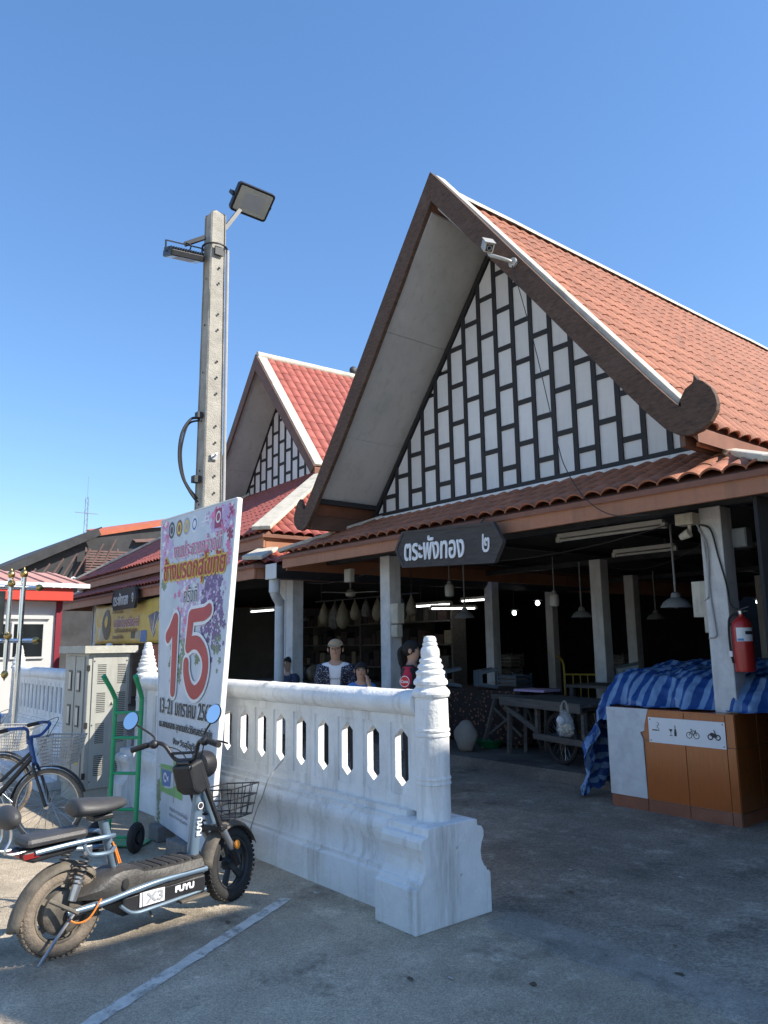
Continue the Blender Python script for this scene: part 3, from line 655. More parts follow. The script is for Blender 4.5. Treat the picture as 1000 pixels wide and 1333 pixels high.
wl = thing('boundary_wall', 'white plastered boundary wall with pointed openings, rounded rail and ringed spire post', 'wall', W0)
x1, x0 = -.105, -4.36
sweep_x(mirror_prof(WALLP), x0, x1-.05, 60, .005).build('plinth', 'white_plaster', wl, smooth=True)
pitch = .2905; nb = int((x1-x0)/pitch); xs = x1-.012
for i in range(nb):
    b = xs-i*pitch; a_ = b-pitch
    hl = hexhole((a_+b)/2, .882+random.uniform(-.004, .004), .064, .178, .05)
    pierced(a_, b, .58, 1.165, hl, .07, .010, (.045, .075)).build('pierced_panel', 'white_plaster', wl, bevel=.003)
MB().box(x0, xs-nb*pitch-.002, -.035, .035, .58, 1.165).build('end_panel', 'white_plaster', wl)
def rail(root, x0, x1, z=1.222, ry=.112, rz=.080):
    g = MB(); N = int(abs(x1-x0)/.045); k = 20
    for i in range(N+1):
        x = x0+(x1-x0)*i/N; s_ = 1+.055*max(0, math.cos(2*math.pi*(x-x0)/.42))**40+.012*noise.noise(Vector((x*3, 2, 0)))
        for j in range(k):
            an = 2*math.pi*j/k; tw = 1+.010*noise.noise(Vector((x*5, math.cos(an)*2, math.sin(an)*2)))
            g.v.append(Vector((x-.06*math.sin(an)*(1 if s_ > 1.03 else .2), ry*s_*tw*math.cos(an), z+rz*s_*tw*math.sin(an))))
    for i in range(N):
        for j in range(k): g.f.append((i*k+j, i*k+(j+1) % k, (i+1)*k+(j+1) % k, (i+1)*k+j))
    g.f.append(tuple(range(k))); g.f.append(tuple(N*k+j for j in range(k))); return g.build('rail', 'white_plaster', root, smooth=True)
rail(wl, x0, x1+.03)
post(wl, 0); pedestal(wl, -.20, .165)
post(wl, -4.47); pedestal(wl, -4.66, -4.28)
for z, y in ((.40, .02), (.245, .05)): MB().tube([(.150, y, z), (.186, y-.005, z+.02)], .006, 6).build('steel_stub', 'white_plaster', wl)
MB().tube(spl([(-1.62, -.06, .73), (-1.66, -.16, .60), (-1.75, -.165, .45), (-1.85, -.15, .35), (-1.9, -.19, .15), (-1.88, -.2, .01)], 5), .005, 6).build('hanging_wire', 'cable_grey', wl)
# wall beyond the gateway: slotted panels
W1 = Vector((-13.6, 3.38, 0))
w2 = thing('boundary_wall', 'sunlit white wall with narrow upright slots beyond the meter cabinet', 'wall', W1)
sweep_x(mirror_prof(WALLP), .1, 4.15, 40, .004).build('plinth', 'white_plaster', w2, smooth=True)
pitch = .20
for i in range(19):
    a_ = .16+i*pitch
    hl = [(a_+.1, 1.05), (a_+.145, 1.05), (a_+.145, .70), (a_+.1, .70), (a_+.055, .70), (a_+.055, 1.05)]
    pierced(a_, a_+pitch, .58, 1.165, hl, .11, .006, (.02, .05)).build('slotted_panel', 'white_plaster', w2)
rail(w2, .1, 4.0); post(w2, 0); post(w2, 4.1); pedestal(w2, 3.9, 4.3); pedestal(w2, -.2, .2)
w3 = thing('boundary_wall', 'white wall return with a pointed opening behind the chrome stand', 'wall', (-13.6, 3.2, 0), R(-90))
sweep_x(mirror_prof(WALLP), .08, 3.2, 30, .004).build('plinth', 'white_plaster', w3, smooth=True)
for i in range(7):
    a_ = .1+i*.43
    pierced(a_, a_+.43, .58, 1.165, hexhole(a_+.215, .88, .10, .2, .07), .11, .01, (.06, .07)).build('pierced_panel', 'white_plaster', w3)
rail(w3, .08, 3.1)
# ---------------- concrete pole and floodlights ----------------
P0 = Vector((-6.03, 2.95, 0))
po = thing('utility_pole', 'tall square concrete pole with bolt holes behind the festival board', 'pole', P0)
def polew(z): return .105-.030*z/5.6
g = MB(); N = 24; H_ = 5.55; ch = .012
for i in range(N+1):
    z = H_*i/N; h = polew(z)
    for sx, sy in ((-1,-1),(1,-1),(1,1),(-1,1)):
        for k in ((1, 0), (0, 1)) if sx*sy > 0 else ((0, 1), (1, 0)):
            j = .003*noise.noise(Vector((z*4, sx*3+k[0], sy*3)))
            g.v.append(Vector((sx*(h-ch*k[0]+j), sy*(h-ch*k[1]+j), z)))
for i in range(N):
    for j in range(8): g.f.append((i*8+j, i*8+(j+1) % 8, (i+1)*8+(j+1) % 8, (i+1)*8+j))
b0 = N*8; g.v.append(Vector((.02, 0, H_+.05))); t_ = len(g.v)-1
for j in range(8): g.f.append((b0+j, b0+(j+1) % 8, t_))
g.build('shaft', 'concrete_pole', po)
z = 2.75; k = 0
while z < 5.1:
    h = polew(z); MB().disc((h+.0005, .01, z), .011, (1, 0, 0), .0015, 10).build('bolt_hole', 'hole_dark', po)
    if k % 2 == 0: MB().disc((.0, -h-.0005, z+.05), .010, (0, 1, 0), .0015, 10).build('bolt_hole', 'hole_dark', po)
    z += (.15, .15, .30, .15, .30)[k % 5]; k += 1
MB().tube([(.09, .115, .2), (.085, .105, 3), (.075, .095, 5.2)], .014, 8).build('conduit', 'cable_grey', po)
MB().tube(spl([(-.02, -.09, 3.58), (-.03, -.17, 3.56), (-.03, -.25, 3.42), (-.03, -.27, 3.22), (-.02, -.24, 3.04), (0, -.17, 2.90), (.0, -.10, 2.82)], 6), .012, 7).build('cable_loop', 'cable_black', po)
MB().tube(spl([(-.02, -.09, 3.56), (-.05, -.18, 3.52), (-.05, -.23, 3.36), (-.05, -.24, 3.2), (-.04, -.20, 3.0), (0, -.10, 2.85)], 6), .009, 7).build('cable_loop', 'cable_black', po)
MB().cbox((0, -.11, 3.60), (.06, .05, .05)).build('cable_clamp', 'dark_steel', po); MB().cbox((0, -.12, 3.02), (.07, .06, .06)).build('cable_clamp', 'dark_steel', po)
MB().tube([(.09, 0, 3.22), (.14, .0, 3.24)], .008, 6).cbox((.093, 0, 3.22), (.012, .06, .05)).build('clamp_bolt', 'silver', po)
MB().ring((0, 0, 5.22), .112, .009, (0, 0, 1), 24, 6).build('strap', 'dark_steel', po)
MB().cbox((.085, 0, 5.16), (.02, .08, .08)).build('bracket_plate', 'dark_steel', po)
def floodlight(name, label, c, ux, uy, w_, h_, arm0, group):
    c, ux, uy = Vector(c), Vector(ux).normalized(), Vector(uy).normalized(); n = ux.cross(uy).normalized()  # n = facing
    t = thing(name, label, 'floodlight', c, 0, group); m = Matrix((ux, uy, n)).transposed()
    def slab(w2, h2, z0, z1, cr):
        pts = []
        for sx, sy in ((1, 1), (-1, 1), (-1, -1), (1, -1)):
            for q in range(4):
                an = math.atan2(sy, sx)-math.pi/4+q*math.pi/6; pts.append(m @ Vector((sx*(w2/2-cr)+cr*math.cos(an), sy*(h2/2-cr)+cr*math.sin(an), z0)))
        return MB().prism(pts, n*(z1-z0))
    slab(w_, h_, -.05, 0, .03).build('housing', 'black_plastic', t, bevel=.004)
    slab(w_-.045, h_-.045, .0015, .004, .015).build('glass', 'glass_lamp', t)
    slab(w_*.55, h_*.55, .0045, .0055, .01).build('led_array', 'print_grey', t)
    g = MB()
    for i in range(14):
        q = m @ Vector((-w_/2+w_*(i+.5)/14, 0, -.065)); g.beam(q-uy*h_*.42, q+uy*h_*.42, .006, .03, n)
    g.build('cooling_fins', 'alloy_dark', t)
    g = MB(); b1, b2 = m @ Vector((-w_/2-.012, -.0, -.03)), m @ Vector((w_/2+.012, 0, -.03)); bk = n*-.10
    g.beam(b1, b1+bk, .008, .03, uy); g.beam(b2, b2+bk, .008, .03, uy); g.beam(b1+bk, b2+bk, .008, .035, uy); g.build('bracket', 'alloy_dark', t)
    MB().beam((b1+b2)/2+bk, Vector(arm0)-c, .035, .035).build('arm', 'alloy_dark', t)
    MB().tube(spl([m @ Vector((.05, 0, -.07)), m @ Vector((.04, .08, -.12)), (b1+b2)/2+bk+Vector((0, 0, .02))], 5), .006, 6).build('cable', 'cable_black', t)
# glass faces down: the right one tips towards the lane, the left one is seen edge on
floodlight('floodlight', 'black floodlight above the pole top with its pale glass face tilted out', (-5.92, 3.28, 5.76), (.02, .95, -.02), (.70, .05, .70), .38, .275, (-5.99, 3.02, 5.42), 'floodlights on the concrete pole')
floodlight('floodlight', 'black floodlight hanging low beside the pole, glass facing the ground', (-6.12, 2.69, 5.07), (-.07, .32, .07), (.271, -.023, -.103), .38, .27, (-6.03, 2.85, 5.30), 'floodlights on the concrete pole')

# ---------------- festival board ----------------
bu = Vector((.9909, -.1344, 0)); nbk = Vector((.1344, .9909, 0)); BW, BH = 1.346, 2.585
BL = Vector((-6.552, 2.799, .13))
bo = thing('festival_board', 'upright printed festival board with flowers and a big red 15, leaning on the pole', 'sign board', BL)
def bp_(u, v, k=0): return bu*u+nbk*((-.04+.21*u/BW)*v/2.6-.0005-k*.0016)+Vector((0, 0, v))
g = MB(); NU, NV = 10, 16
for s_ in (0, 1):
    for j in range(NV+1):
        for i in range(NU+1): g.v.append(bp_(BW*i/NU, BH*j/NV)+nbk*(.0005+.03*s_))
st = (NU+1)*(NV+1)
for j in range(NV):
    for i in range(NU):
        q = j*(NU+1)+i; g.f.append((q, q+1, q+NU+2, q+NU+1)); g.f.append((st+q+NU+1, st+q+NU+2, st+q+1, st+q))
for i in range(NU):
    g.f.append((i, i+1, st+i+1, st+i)); q = NV*(NU+1)+i; g.f.append((q, q+1, st+q+1, st+q))
for j in range(NV):
    q = j*(NU+1); g.f.append((q, q+NU+1, st+q+NU+1, st+q)); q += NU; g.f.append((q, q+NU+1, st+q+NU+1, st+q))
g.build('panel', 'banner_ground', bo)
def trim(pts, wd): 
    g = MB()
    for q0, q1 in zip(pts, pts[1:]): g.beam(q0, q1, wd, .038, nbk)
    return g.build('edge_trim', 'edge_white', bo)
trim([bp_(BW+.013, BH*j/8)+nbk*.015 for j in range(9)], .024)
trim([bp_(-.006, BH*j/8)+nbk*.015 for j in range(9)], .010)
trim([bp_(0, BH+.006)+nbk*.015, bp_(BW, BH+.006)+nbk*.015], .010)
def flat(poly, k, mat, nm='printed_shape'):
    g = MB(); g.add([bp_(u, v, k) for u, v in poly], [tuple(range(len(poly)))]); return g.build(nm, mat, bo)
def disc2(u, v, ru, rv, k, mat, nm='printed_shape', n=24): return flat([(u+ru*math.cos(2*math.pi*i/n), v+rv*math.sin(2*math.pi*i/n)) for i in range(n)], k, mat, nm)
def flowers(cl, k0, mat, n, r0, r1, nm='printed_flowers'):
    g = MB()
    for i in range(n):
        cu, cv, su, sv = cl; u, v = random.gauss(cu, su), random.gauss(cv, sv); rr = random.uniform(r0, r1); a0 = random.random()*6.28; kk = k0+i*.0012
        u = min(max(u, rr+.01), BW-rr-.01); v = min(v, BH-rr-.01)
        for q in range(5):
            an = a0+q*1.2566; d = (math.cos(an), math.sin(an)); s_ = (-d[1], d[0]); pts = [(0, 0), (.45, .28), (.85, .26), (1, 0), (.85, -.26), (.45, -.28)]
            o = len(g.v); g.v += [bp_(u+rr*(x*d[0]+y*s_[0]), v+rr*(x*d[1]+y*s_[1]), kk+q*.0002) for x, y in pts]; g.f.append(tuple(range(o, o+6)))
    o = g.build(nm, mat, bo); o['kind'] = 'stuff'; return o
flowers((.05, 2.42, .05, .09), .1, 'pink_print', 22, .04, .09)
flowers((1.12, 2.49, .10, .06), .1, 'pink_print', 22, .05, .12); flowers((1.24, 2.40, .06, .08), .14, 'magenta_print', 8, .03, .06)
flowers((.14, 2.24, .08, .09), .1, 'lilac_print', 24, .02, .05); flowers((1.26, 2.16, .03, .06), .1, 'pink_print', 6, .03, .05)
flowers((.62, 1.86, .15, .16), .1, 'lilac_print', 60, .03, .06); flowers((1.03, 1.86, .09, .14), .17, 'purple_print', 150, .02, .045); flowers((1.17, 1.62, .05, .12), .17, 'purple_print', 60, .02, .04)
flowers((.45, 1.80, .10, .16), .3, 'pink_print', 12, .02, .04); flowers((.95, 1.55, .06, .05), .17, 'purple_print', 16, .02, .04)
flowers((.57, 1.38, .05, .10), .1, 'leafprint', 22, .03, .06); flowers((.88, 1.38, .04, .05), .1, 'leafprint', 14, .02, .05); flowers((.25, 1.35, .03, .10), .1, 'leafprint', 8, .02, .04); flowers((.1, 2.0, .05, .05), .1, 'leafprint', 10, .02, .04); flowers((1.20, 1.44, .03, .06), .3, 'leafprint', 14, .02, .04)
flowers((.06, 2.40, .05, .09), .26, 'lilac_print', 14, .02, .05); flowers((1.12, 2.49, .10, .06), .26, 'lilac_print', 16, .03, .06); flowers((1.10, 2.47, .12, .07), .29, 'print_white', 12, .012, .03); flowers((.07, 2.40, .05, .1), .29, 'print_white', 10, .012, .03)
flowers((1.05, 1.84, .10, .16), .38, 'lilac_print', 60, .01, .022); flowers((1.12, 1.66, .08, .14), .46, 'print_white', 40, .006, .014); flowers((.60, 1.88, .15, .15), .2, 'print_white', 40, .01, .03)
for u, m1, m2 in ((.21, 'print_black', 'print_grey'), (.36, 'brown_print', 'yellow_print'), (.50, 'print_grey', 'yellow_print'), (.65, 'print_white', 'blue_print')):
    disc2(u, 2.475, .060, .075, .35, m1, 'emblem'); disc2(u, 2.475, .042, .052, .55, m2, 'emblem'); disc2(u, 2.475, .026, .034, .75, m1, 'emblem')
for q in ((.84, 2.475, .07, .006), (.84, 2.49, .006, .06), (.80, 2.44, .03, .006), (.88, 2.51, .03, .006)): flat([(q[0]-q[2], q[1]-q[3]), (q[0]+q[2], q[1]-q[3]), (q[0]+q[2], q[1]+q[3]), (q[0]-q[2], q[1]+q[3])], .35+random.random()*.1, 'print_white', 'emblem')
flat([(1.01, 2.39), (1.12, 2.39), (1.12, 2.55), (1.01, 2.55)], .45, 'magenta_print', 'emblem'); disc2(1.065, 2.48, .042, .05, .6, 'print_white', 'emblem'); disc2(1.065, 2.48, .028, .034, .75, 'magenta_print', 'emblem')
def T(body, u, v, wd, mat, k, h=None, bold=0, nb=6):
    o = text(body, (u, v, 0), (1, 0, 0), (0, 1, 0), wd, mat, bo, height=h, bold=bold, nb=nb)
    for q in o.data.vertices: q.co = bp_(q.co.x, q.co.y, k+q.co.z/.0016)
    return o
T('งานประกวดกล้วยไม้', .72, 2.29, .88, 'print_white', .5, .15, .012, 8); T('งานประกวดกล้วยไม้', .72, 2.29, .88, 'pink_print', 3.2, .15, .002, 4)
T('ช้างมรดกสุโขทัย', .66, 2.10, 1.16, 'yellow_print', .5, .25, .020, 10); T('ช้างมรดกสุโขทัย', .66, 2.10, 1.16, 'red_print', 3.6, .25, .005, 6)
T('ครั้งที่', .65, 1.895, .26, 'print_white', .5, .15, .010, 8); T('ครั้งที่', .65, 1.895, .26, 'print_black', 3.2, .15)
def stroke(pts, wd, k, mat):
    g = MB(); pts = [Vector((q[0], q[1], 0)) for q in pts]; n = len(pts); L_, R_ = [], []
    for i, q in enumerate(pts):
        t = (pts[min(i+1, n-1)]-pts[max(i-1, 0)]).normalized(); s_ = Vector((-t.y, t.x, 0)); L_.append(q+s_*wd/2); R_.append(q-s_*wd/2)
    g.v = [bp_(q.x, q.y, k+.02*(i % n)/n) for i, q in enumerate(L_+R_)]; g.f = [(i, i+1, n+i+1, n+i) for i in range(n-1)]
    g.build('big_numeral', mat, bo)
    for q, kk in ((pts[0], k+.05), (pts[-1], k+.08)): disc2(q.x, q.y, wd/2, wd/2, kk, mat, 'big_numeral')
one = spl([(.22, 1.545, 0), (.29, 1.60, 0), (.37, 1.69, 0)], 5); one2 = [(.375, 1.69, 0), (.375, 1.45, 0), (.37, 1.10, 0)]
fa = spl([(1.03, 1.74, 0), (.95, 1.715, 0), (.84, 1.71, 0), (.71, 1.705, 0)], 5); fb = [(.70, 1.70, 0), (.67, 1.46, 0)]
fc = spl([(.67, 1.46, 0), (.76, 1.49, 0), (.88, 1.48, 0), (1.0, 1.40, 0), (1.04, 1.29, 0), (.99, 1.17, 0), (.86, 1.105, 0), (.74, 1.14, 0), (.66, 1.24, 0), (.645, 1.32, 0)], 6)
for i, q in enumerate((one, one2, fa, fb, fc)): stroke(q, .165, 4.0+.25*i, 'print_white')
for i, q in enumerate((one, one2, fa, fb, fc)): stroke(q, .110, 5.8+.25*i, 'red_print')
T('13–21 มกราคม 2567', .64, .965, 1.16, 'print_white', .5, .125, .010, 6); T('13–21 มกราคม 2567', .64, .965, 1.16, 'print_black', 2.8, .125, .003, 4)
T('ณ สนามกลาง อุทยานประวัติศาสตร์สุโขทัย', .65, .81, 1.2, 'print_white', .5, .085, .006, 6); T('ณ สนามกลาง อุทยานประวัติศาสตร์สุโขทัย', .65, .81, 1.2, 'print_black', 2.8, .085, .002, 4)
T('จังหวัดสุโขทัย', .68, .69, .55, 'print_black', .5, .07, .002, 4)
flat([(.10, .48), (.45, .50), (.45, .55), (.72, .52), (.70, .27), (.12, .26)], .4, 'green_print'); flat([(.14, .44), (.40, .45), (.38, .33), (.16, .31)], .7, 'blue_print'); disc2(.24, .385, .045, .04, .9, 'print_white'); disc2(.24, .385, .025, .022, 1.1, 'blue_print'); flat([(.28, .385), (.33, .41), (.33, .36)], 1.2, 'print_white')
flat([(.06, .455), (.78, .475), (.78, .468), (.06, .448)], 1.4, 'print_grey'); flat([(.44, .55), (.46, .55), (.50, .22), (.48, .22)], 1.6, 'print_grey')
T('งานประกวดกล้วยไม้', .62, .17, .46, 'print_black', .5, .035); T('มรดกโลกสุโขทัย', .62, .12, .46, 'print_black', .5, .035)
flowers((.07, .20, .03, .10), .1, 'leafprint', 16, .03, .06)
MB().box(-.16, .19, -.12, .12, 0, .125).build('concrete_block', 'block_concrete', None, bevel=.012, loc=(-5.78, 2.74, 0))
tag(bpy.data.objects['concrete_block'], 'rough grey concrete block under the foot of the festival board', 'block')
MB().box(-.10, .10, -.08, .08, 0, .125).build('brick_pad', 'block_concrete', None, bevel=.012, loc=(-6.42, 2.80, 0))
tag(bpy.data.objects['brick_pad'], 'small stone pad under the far foot of the festival board', 'block')
# ---------------- electric scooter ----------------
sc = thing('electric_scooter', 'grey blue electric scooter with black deck, front wire basket and dusty rear wheel', 'scooter', (-4.45, 1.39, 0), R(100.2))
YR = -1   # right-hand side (towards the lane) is -y
def wheel(root, c, rad, rt, tyre_mat, rim_mat, spokes, rim_w=.05, part='wheel', xf=None, tread=True, nsp=5):
    wh = bpy.data.objects.new(part, None); COL.objects.link(wh); wh.parent = root
    I = Matrix.Identity(4) if xf is None else xf
    g = MB(); g.ring(c, rad-rt, rt, (0, 1, 0), 44, 12)
    if tread:
        for i in range(46):
            an = 2*math.pi*i/46
            for s_ in (-1, 1):
                a2 = an+(.5*2*math.pi/46 if s_ > 0 else 0); d = Vector((math.cos(a2), 0, math.sin(a2))); q = Vector(c)+d*(rad-.004)+Vector((0, s_*rt*.42, 0)); t_ = Vector((-d.z, 0, d.x))
                g.beam(q-Vector((0, rt*.36, 0)), q+Vector((0, rt*.36, 0)), .017, .009, d)
    g.xf(I).build('tyre', tyre_mat, wh, smooth=True)
    g = MB(); rr = rad-2*rt+.012
    g.ring(c, rr, .014, (0, 1, 0), 40, 8); g.ring(Vector(c)+Vector((0, rim_w/2, 0)), rr-.005, .008, (0, 1, 0), 36, 6); g.ring(Vector(c)-Vector((0, rim_w/2, 0)), rr-.005, .008, (0, 1, 0), 36, 6)
    g.xf(I).build('rim', rim_mat, wh, smooth=True)
    if spokes == 'mag':
        g = MB()
        for i in range(nsp):
            an = 2*math.pi*i/nsp+.5
            for da in (-.09, .09):
                d = Vector((math.cos(an+da), 0, math.sin(an+da))); g.beam(Vector(c)+d*.03, Vector(c)+d*rr, .022, .02, (0, 1, 0))
        g.disc(c, .04, (0, 1, 0), .07, 18); g.xf(I).build('spokes', 'alloy_dark', wh)
    elif spokes == 'hub':
        g = MB(); g.lathe([(.03, -.06), (.095, -.05), (.11, -.035), (.11, .035), (.095, .05), (.03, .06)], 28, c, Matrix.Rotation(R(90), 3, 'X')); g.xf(I).build('hub_motor', 'dusty_black', wh, smooth=True)
        for i in range(5):
            an = 2*math.pi*i/5; d = Vector((math.cos(an), 0, math.sin(an))); MB().beam(Vector(c)+d*.10, Vector(c)+d*rr, .03, .025, (0, 1, 0)).xf(I).build('spoke', 'dusty_black', wh)
    else:
        g = MB(); n = 32
        for i in range(n):
            an = 2*math.pi*i/n; s_ = 1 if i % 2 else -1; q0 = Vector(c)+Vector((.02*math.cos(an+.9*s_), s_*.03, .02*math.sin(an+.9*s_))); g.tube([q0, Vector(c)+Vector((rr*math.cos(an), 0, rr*math.sin(an)))], .0016, 4)
        g.xf(I).build('spokes', 'silver', wh); MB().disc(c, .022, (0, 1, 0), .08, 12).xf(I).build('hub', 'silver', wh, smooth=True)
    return wh
WR = .222
wheel(sc, (0, 0, WR), WR, .042, 'dusty_rubber', 'dusty_black', 'hub')
# steering group rotates about the raked head axis
ax0, ax1 = Vector((1.06, 0, .25)), Vector((.76, 0, .95)); axd = (ax1-ax0).normalized()
ST = Matrix.Translation(ax0) @ Matrix.Rotation(R(14), 4, axd) @ Matrix.Translation(-ax0)
wheel(sc, (1.125, 0, WR), WR, .040, 'black_rubber', 'alloy_dark', 'mag', xf=ST)
def fender(c, r0, wd, a0, a1, flare, xf=None, mat='dusty_black', name='fender'):
    g = MB(); N = 18
    for i in range(N+1):
        an = R(a0+(a1-a0)*i/N); rr = r0+flare*max(0, (i/N-.6))**2*2
        for j in range(7):
            t = (j/6-.5)*2; q = Vector(c)+Vector((math.cos(an), 0, math.sin(an)))*(rr-.035*t*t); g.v.append(q+Vector((0, wd*t, 0)))
    for i in range(N):
        for j in range(6): q = i*7+j; g.f.append((q, q+1, q+8, q+7))
    if xf: g.xf(xf)
    o = g.build(name, mat, sc, smooth=True); m = o.modifiers.new('thick', 'SOLIDIFY'); m.thickness = .005; return o
fender((0, 0, WR), .250, .056, 42, 188, .09)
fender((1.125, 0, WR), .262, .058, 20, 175, .02, ST)
# frame
g = MB()
for s_ in (-1, 1):
    g.tube(spl([(.86, s_*.10, .265), (.55, s_*.125, .275), (.35, s_*.125, .262), (.18, s_*.10, .235), (.0, s_*.075, .225)], 6), .017, 10)
    g.tube(spl([(.86, s_*.10, .150), (.5, s_*.122, .142), (.36, s_*.122, .146), (.28, s_*.12, .20)], 5), .010, 8)
    g.tube(spl([(.255, s_*.03, .555), (.22, s_*.10, .572), (.0, s_*.105, .575), (-.20, s_*.095, .565)], 6), .013, 8)
    g.tube(spl([(.28, s_*.03, .49), (.22, s_*.09, .485), (.10, s_*.10, .50), (.06, s_*.10, .56)], 6), .012, 8)
g.tube([(.84, 0, .25), (.83, 0, .34), (.865, 0, .70), (.86, 0, .80)], [.04, .038, .034, .032], 14)
g.tube([(.90, 0, .70), (.965, 0, .50)], .03, 12)
g.tube([(.31, 0, .34), (.215, 0, .66)], .026, 12)
g.build('frame', 'scooter_blue', sc, smooth=True)
text('FUYU', (.846, -.040, .50), (.05, 0, 1), (-1, 0, .05), .105, 'print_white', sc, height=.032, bold=.002)
g = MB(); g.disc((.852, -.037, .62), .024, (0, 1, 0), .004, 18); g.build('badge', 'print_black', sc); MB().ring((.852, -.040, .62), .019, .003, (0, 1, 0), 20, 6).build('badge_ring', 'print_white', sc)
# black deck body
sec = [(.02, .07, .295, .28), (.10, .08, .325, .265), (.20, .105, .365, .25), (.30, .120, .385, .245), (.38, .120, .380, .24), (.43, .118, .355, .24), (.55, .12, .345, .235), (.70, .115, .342, .235), (.84, .10, .34, .235), (.865, .06, .335, .24)]
g = MB(); 
for x, wd, zt, zb in sec:
    g.v += [Vector((x, -wd, zb)), Vector((x, -wd-.012, (zt+zb)/2)), Vector((x, -wd+.012, zt-.012)), Vector((x, -wd+.05, zt)), Vector((x, wd-.05, zt)), Vector((x, wd-.012, zt-.012)), Vector((x, wd+.012, (zt+zb)/2)), Vector((x, wd, zb))]
for i in range(len(sec)-1):
    for j in range(8): g.f.append((i*8+j, i*8+(j+1) % 8, i*8+8+(j+1) % 8, i*8+8+j))
g.f += [tuple(range(8)), tuple(reversed(range(len(sec)*8-8, len(sec)*8)))]; g.build('deck', 'deck_black', sc, smooth=True)
g = MB()
for i in range(7): g.cbox((.46+.055*i, 0, .350-.002*i), (.03, .17, .008))
g.build('deck_mat', 'black_rubber', sc)
MB().box(.30, .85, -.112, .112, .135, .238).build('battery_box', 'black_plastic', sc, bevel=.012)
MB().prism([(.40, -.1145, .162), (.56, -.1145, .162), (.56, -.1145, .236), (.40, -.1145, .236)], (0, -.004, 0)).build('name_plate', 'print_white', sc)
MB().box(.415, .419, -.120, -.1188, .162, .236).build('plate_line', 'print_black', sc)
text('X3', (.495, -.1195, .200), (1, 0, 0), (0, 0, 1), .105, 'print_grey', sc, height=.05, bold=.003)
text('FUYU', (.70, -.1130, .200), (1, 0, 0), (0, 0, 1), .125, 'print_white', sc, height=.030, bold=.004)
MB().box(.66, .86, -.145, -.085, .118, .134).build('foot_rest', 'dusty_black', sc, bevel=.005)
MB().ell((.30, -.133, .31), (.022, .006, .03)).build('key_recess', 'hole_dark', sc)
# saddle, pillion pad, back rest
g = MB(); prof = [(-.16, .085, .055), (-.13, .105, .06), (-.05, .112, .058), (.04, .095, .05), (.12, .066, .04), (.17, .042, .028)]
for x, wd, th in prof:
    for j in range(12):
        an = 2*math.pi*j/12; g.v.append(Vector((.185+x, wd*math.cos(an), .715+(th if math.sin(an) > 0 else th*.75)*math.sin(an)+.02*abs(x)*4*(1 if x < 0 else .2))))
for i in range(len(prof)-1):
    for j in range(12): g.f.append((i*12+j, i*12+(j+1) % 12, i*12+12+(j+1) % 12, i*12+12+j))
g.f += [tuple(range(12)), tuple(reversed(range(60, 72)))]; o = g.build('saddle', 'seat_vinyl', sc, smooth=True); m = o.modifiers.new('s', 'SUBSURF'); m.levels = 2; m.render_levels = 2
MB().cbox((.2, 0, .665), (.12, .10, .03)).build('saddle_clamp', 'black_plastic', sc, bevel=.008)
o = MB().box(-.24, .10, -.085, .085, .585, .635).build('pillion_pad', 'seat_vinyl', sc, bevel=.024)
g = MB(); g.prism([(-.26, -.09, .575), (.06, -.09, .575), (.02, -.09, .53), (-.20, -.09, .515), (-.25, -.09, .535)], (0, .18, 0)); g.build('tail_body', 'black_plastic', sc, bevel=.012)
MB().prism([(-.268, -.055, .568), (-.19, -.055, .568), (-.20, -.055, .542), (-.258, -.055, .54)], (0, .11, 0)).build('tail_light', 'red_lens', sc, bevel=.006)
for s_ in (-1, 1): MB().prism([(-.262, s_*.093, .568), (-.17, s_*.093, .568), (-.18, s_*.093, .545), (-.255, s_*.093, .542)], (0, s_*.004, 0)).build('side_reflector', 'red_lens', sc)
g = MB(); g.ell((-.31, 0, .745), (.05, .115, .06), 16, 10); g.build('back_rest', 'seat_vinyl', sc, smooth=True)
g = MB()
for s_ in (-.05, .05): g.tube(spl([(-.31, s_, .70), (-.31, s_, .64), (-.335, s_, .59), (-.30, s_, .572), (-.22, s_, .572)], 5), .008, 8)
g.build('back_rest_stem', 'silver', sc, smooth=True)
# rear shocks
for s_ in (-1, 1):
    q0, q1 = Vector((.075, s_*.10, .50)), Vector((.01, s_*.095, .285)); d = q1-q0
    MB().tube([q0+d*.45, q0+d*.98], [.026, .022], 12).build('shock_body', 'silver', sc, smooth=True)
    sp = []; u = d.normalized().orthogonal().normalized(); v2 = d.normalized().cross(u)
    for i in range(61): an = i/60*2*math.pi*6.5; sp.append(q0+d*(.03+.62*i/60)+(u*math.cos(an)+v2*math.sin(an))*.026)
    MB().tube(sp, .0045, 5).build('spring', 'alloy_dark', sc, smooth=True)
    MB().cbox((.085, s_*.10, .525), (.04, .02, .05)).build('shock_mount', 'silver', sc, bevel=.004)
    MB().beam((.30, s_*.085, .235), (0, s_*.085, WR), .012, .045).build('swing_arm', 'black_plastic', sc, bevel=.004)
MB().tube([(-.10, -.075, .31), (.02, -.155, .235)], .011, 8).build('foot_peg', 'dusty_black', sc)
MB().tube(spl([(.03, -.09, .22), (-.05, -.12, .16), (-.16, -.17, .08), (-.20, -.19, .055)], 4), [.009]*9+[.006]*4, 8).build('side_stand', 'silver', sc, smooth=True)
MB().tube(spl([(.16, -.13, .27), (.10, -.125, .19), (.04, -.11, .175), (0, -.08, .2)], 5), .005, 6).build('motor_cable', 'orange_wire', sc)
MB().tube([(.27, -.03, .52), (.31, -.035, .40)], .006, 6).tube([(.285, -.03, .50), (.325, -.03, .40)], .005, 6).build('wiring', 'orange_wire', sc)
MB().tube([(.50, -.04, .135), (.52, -.06, .07)], .009, 6).build('centre_stand', 'dusty_black', sc)
MB().box(.22, .34, -.02, .02, .60, .612).build('number_tag', 'red_print', sc) if False else None
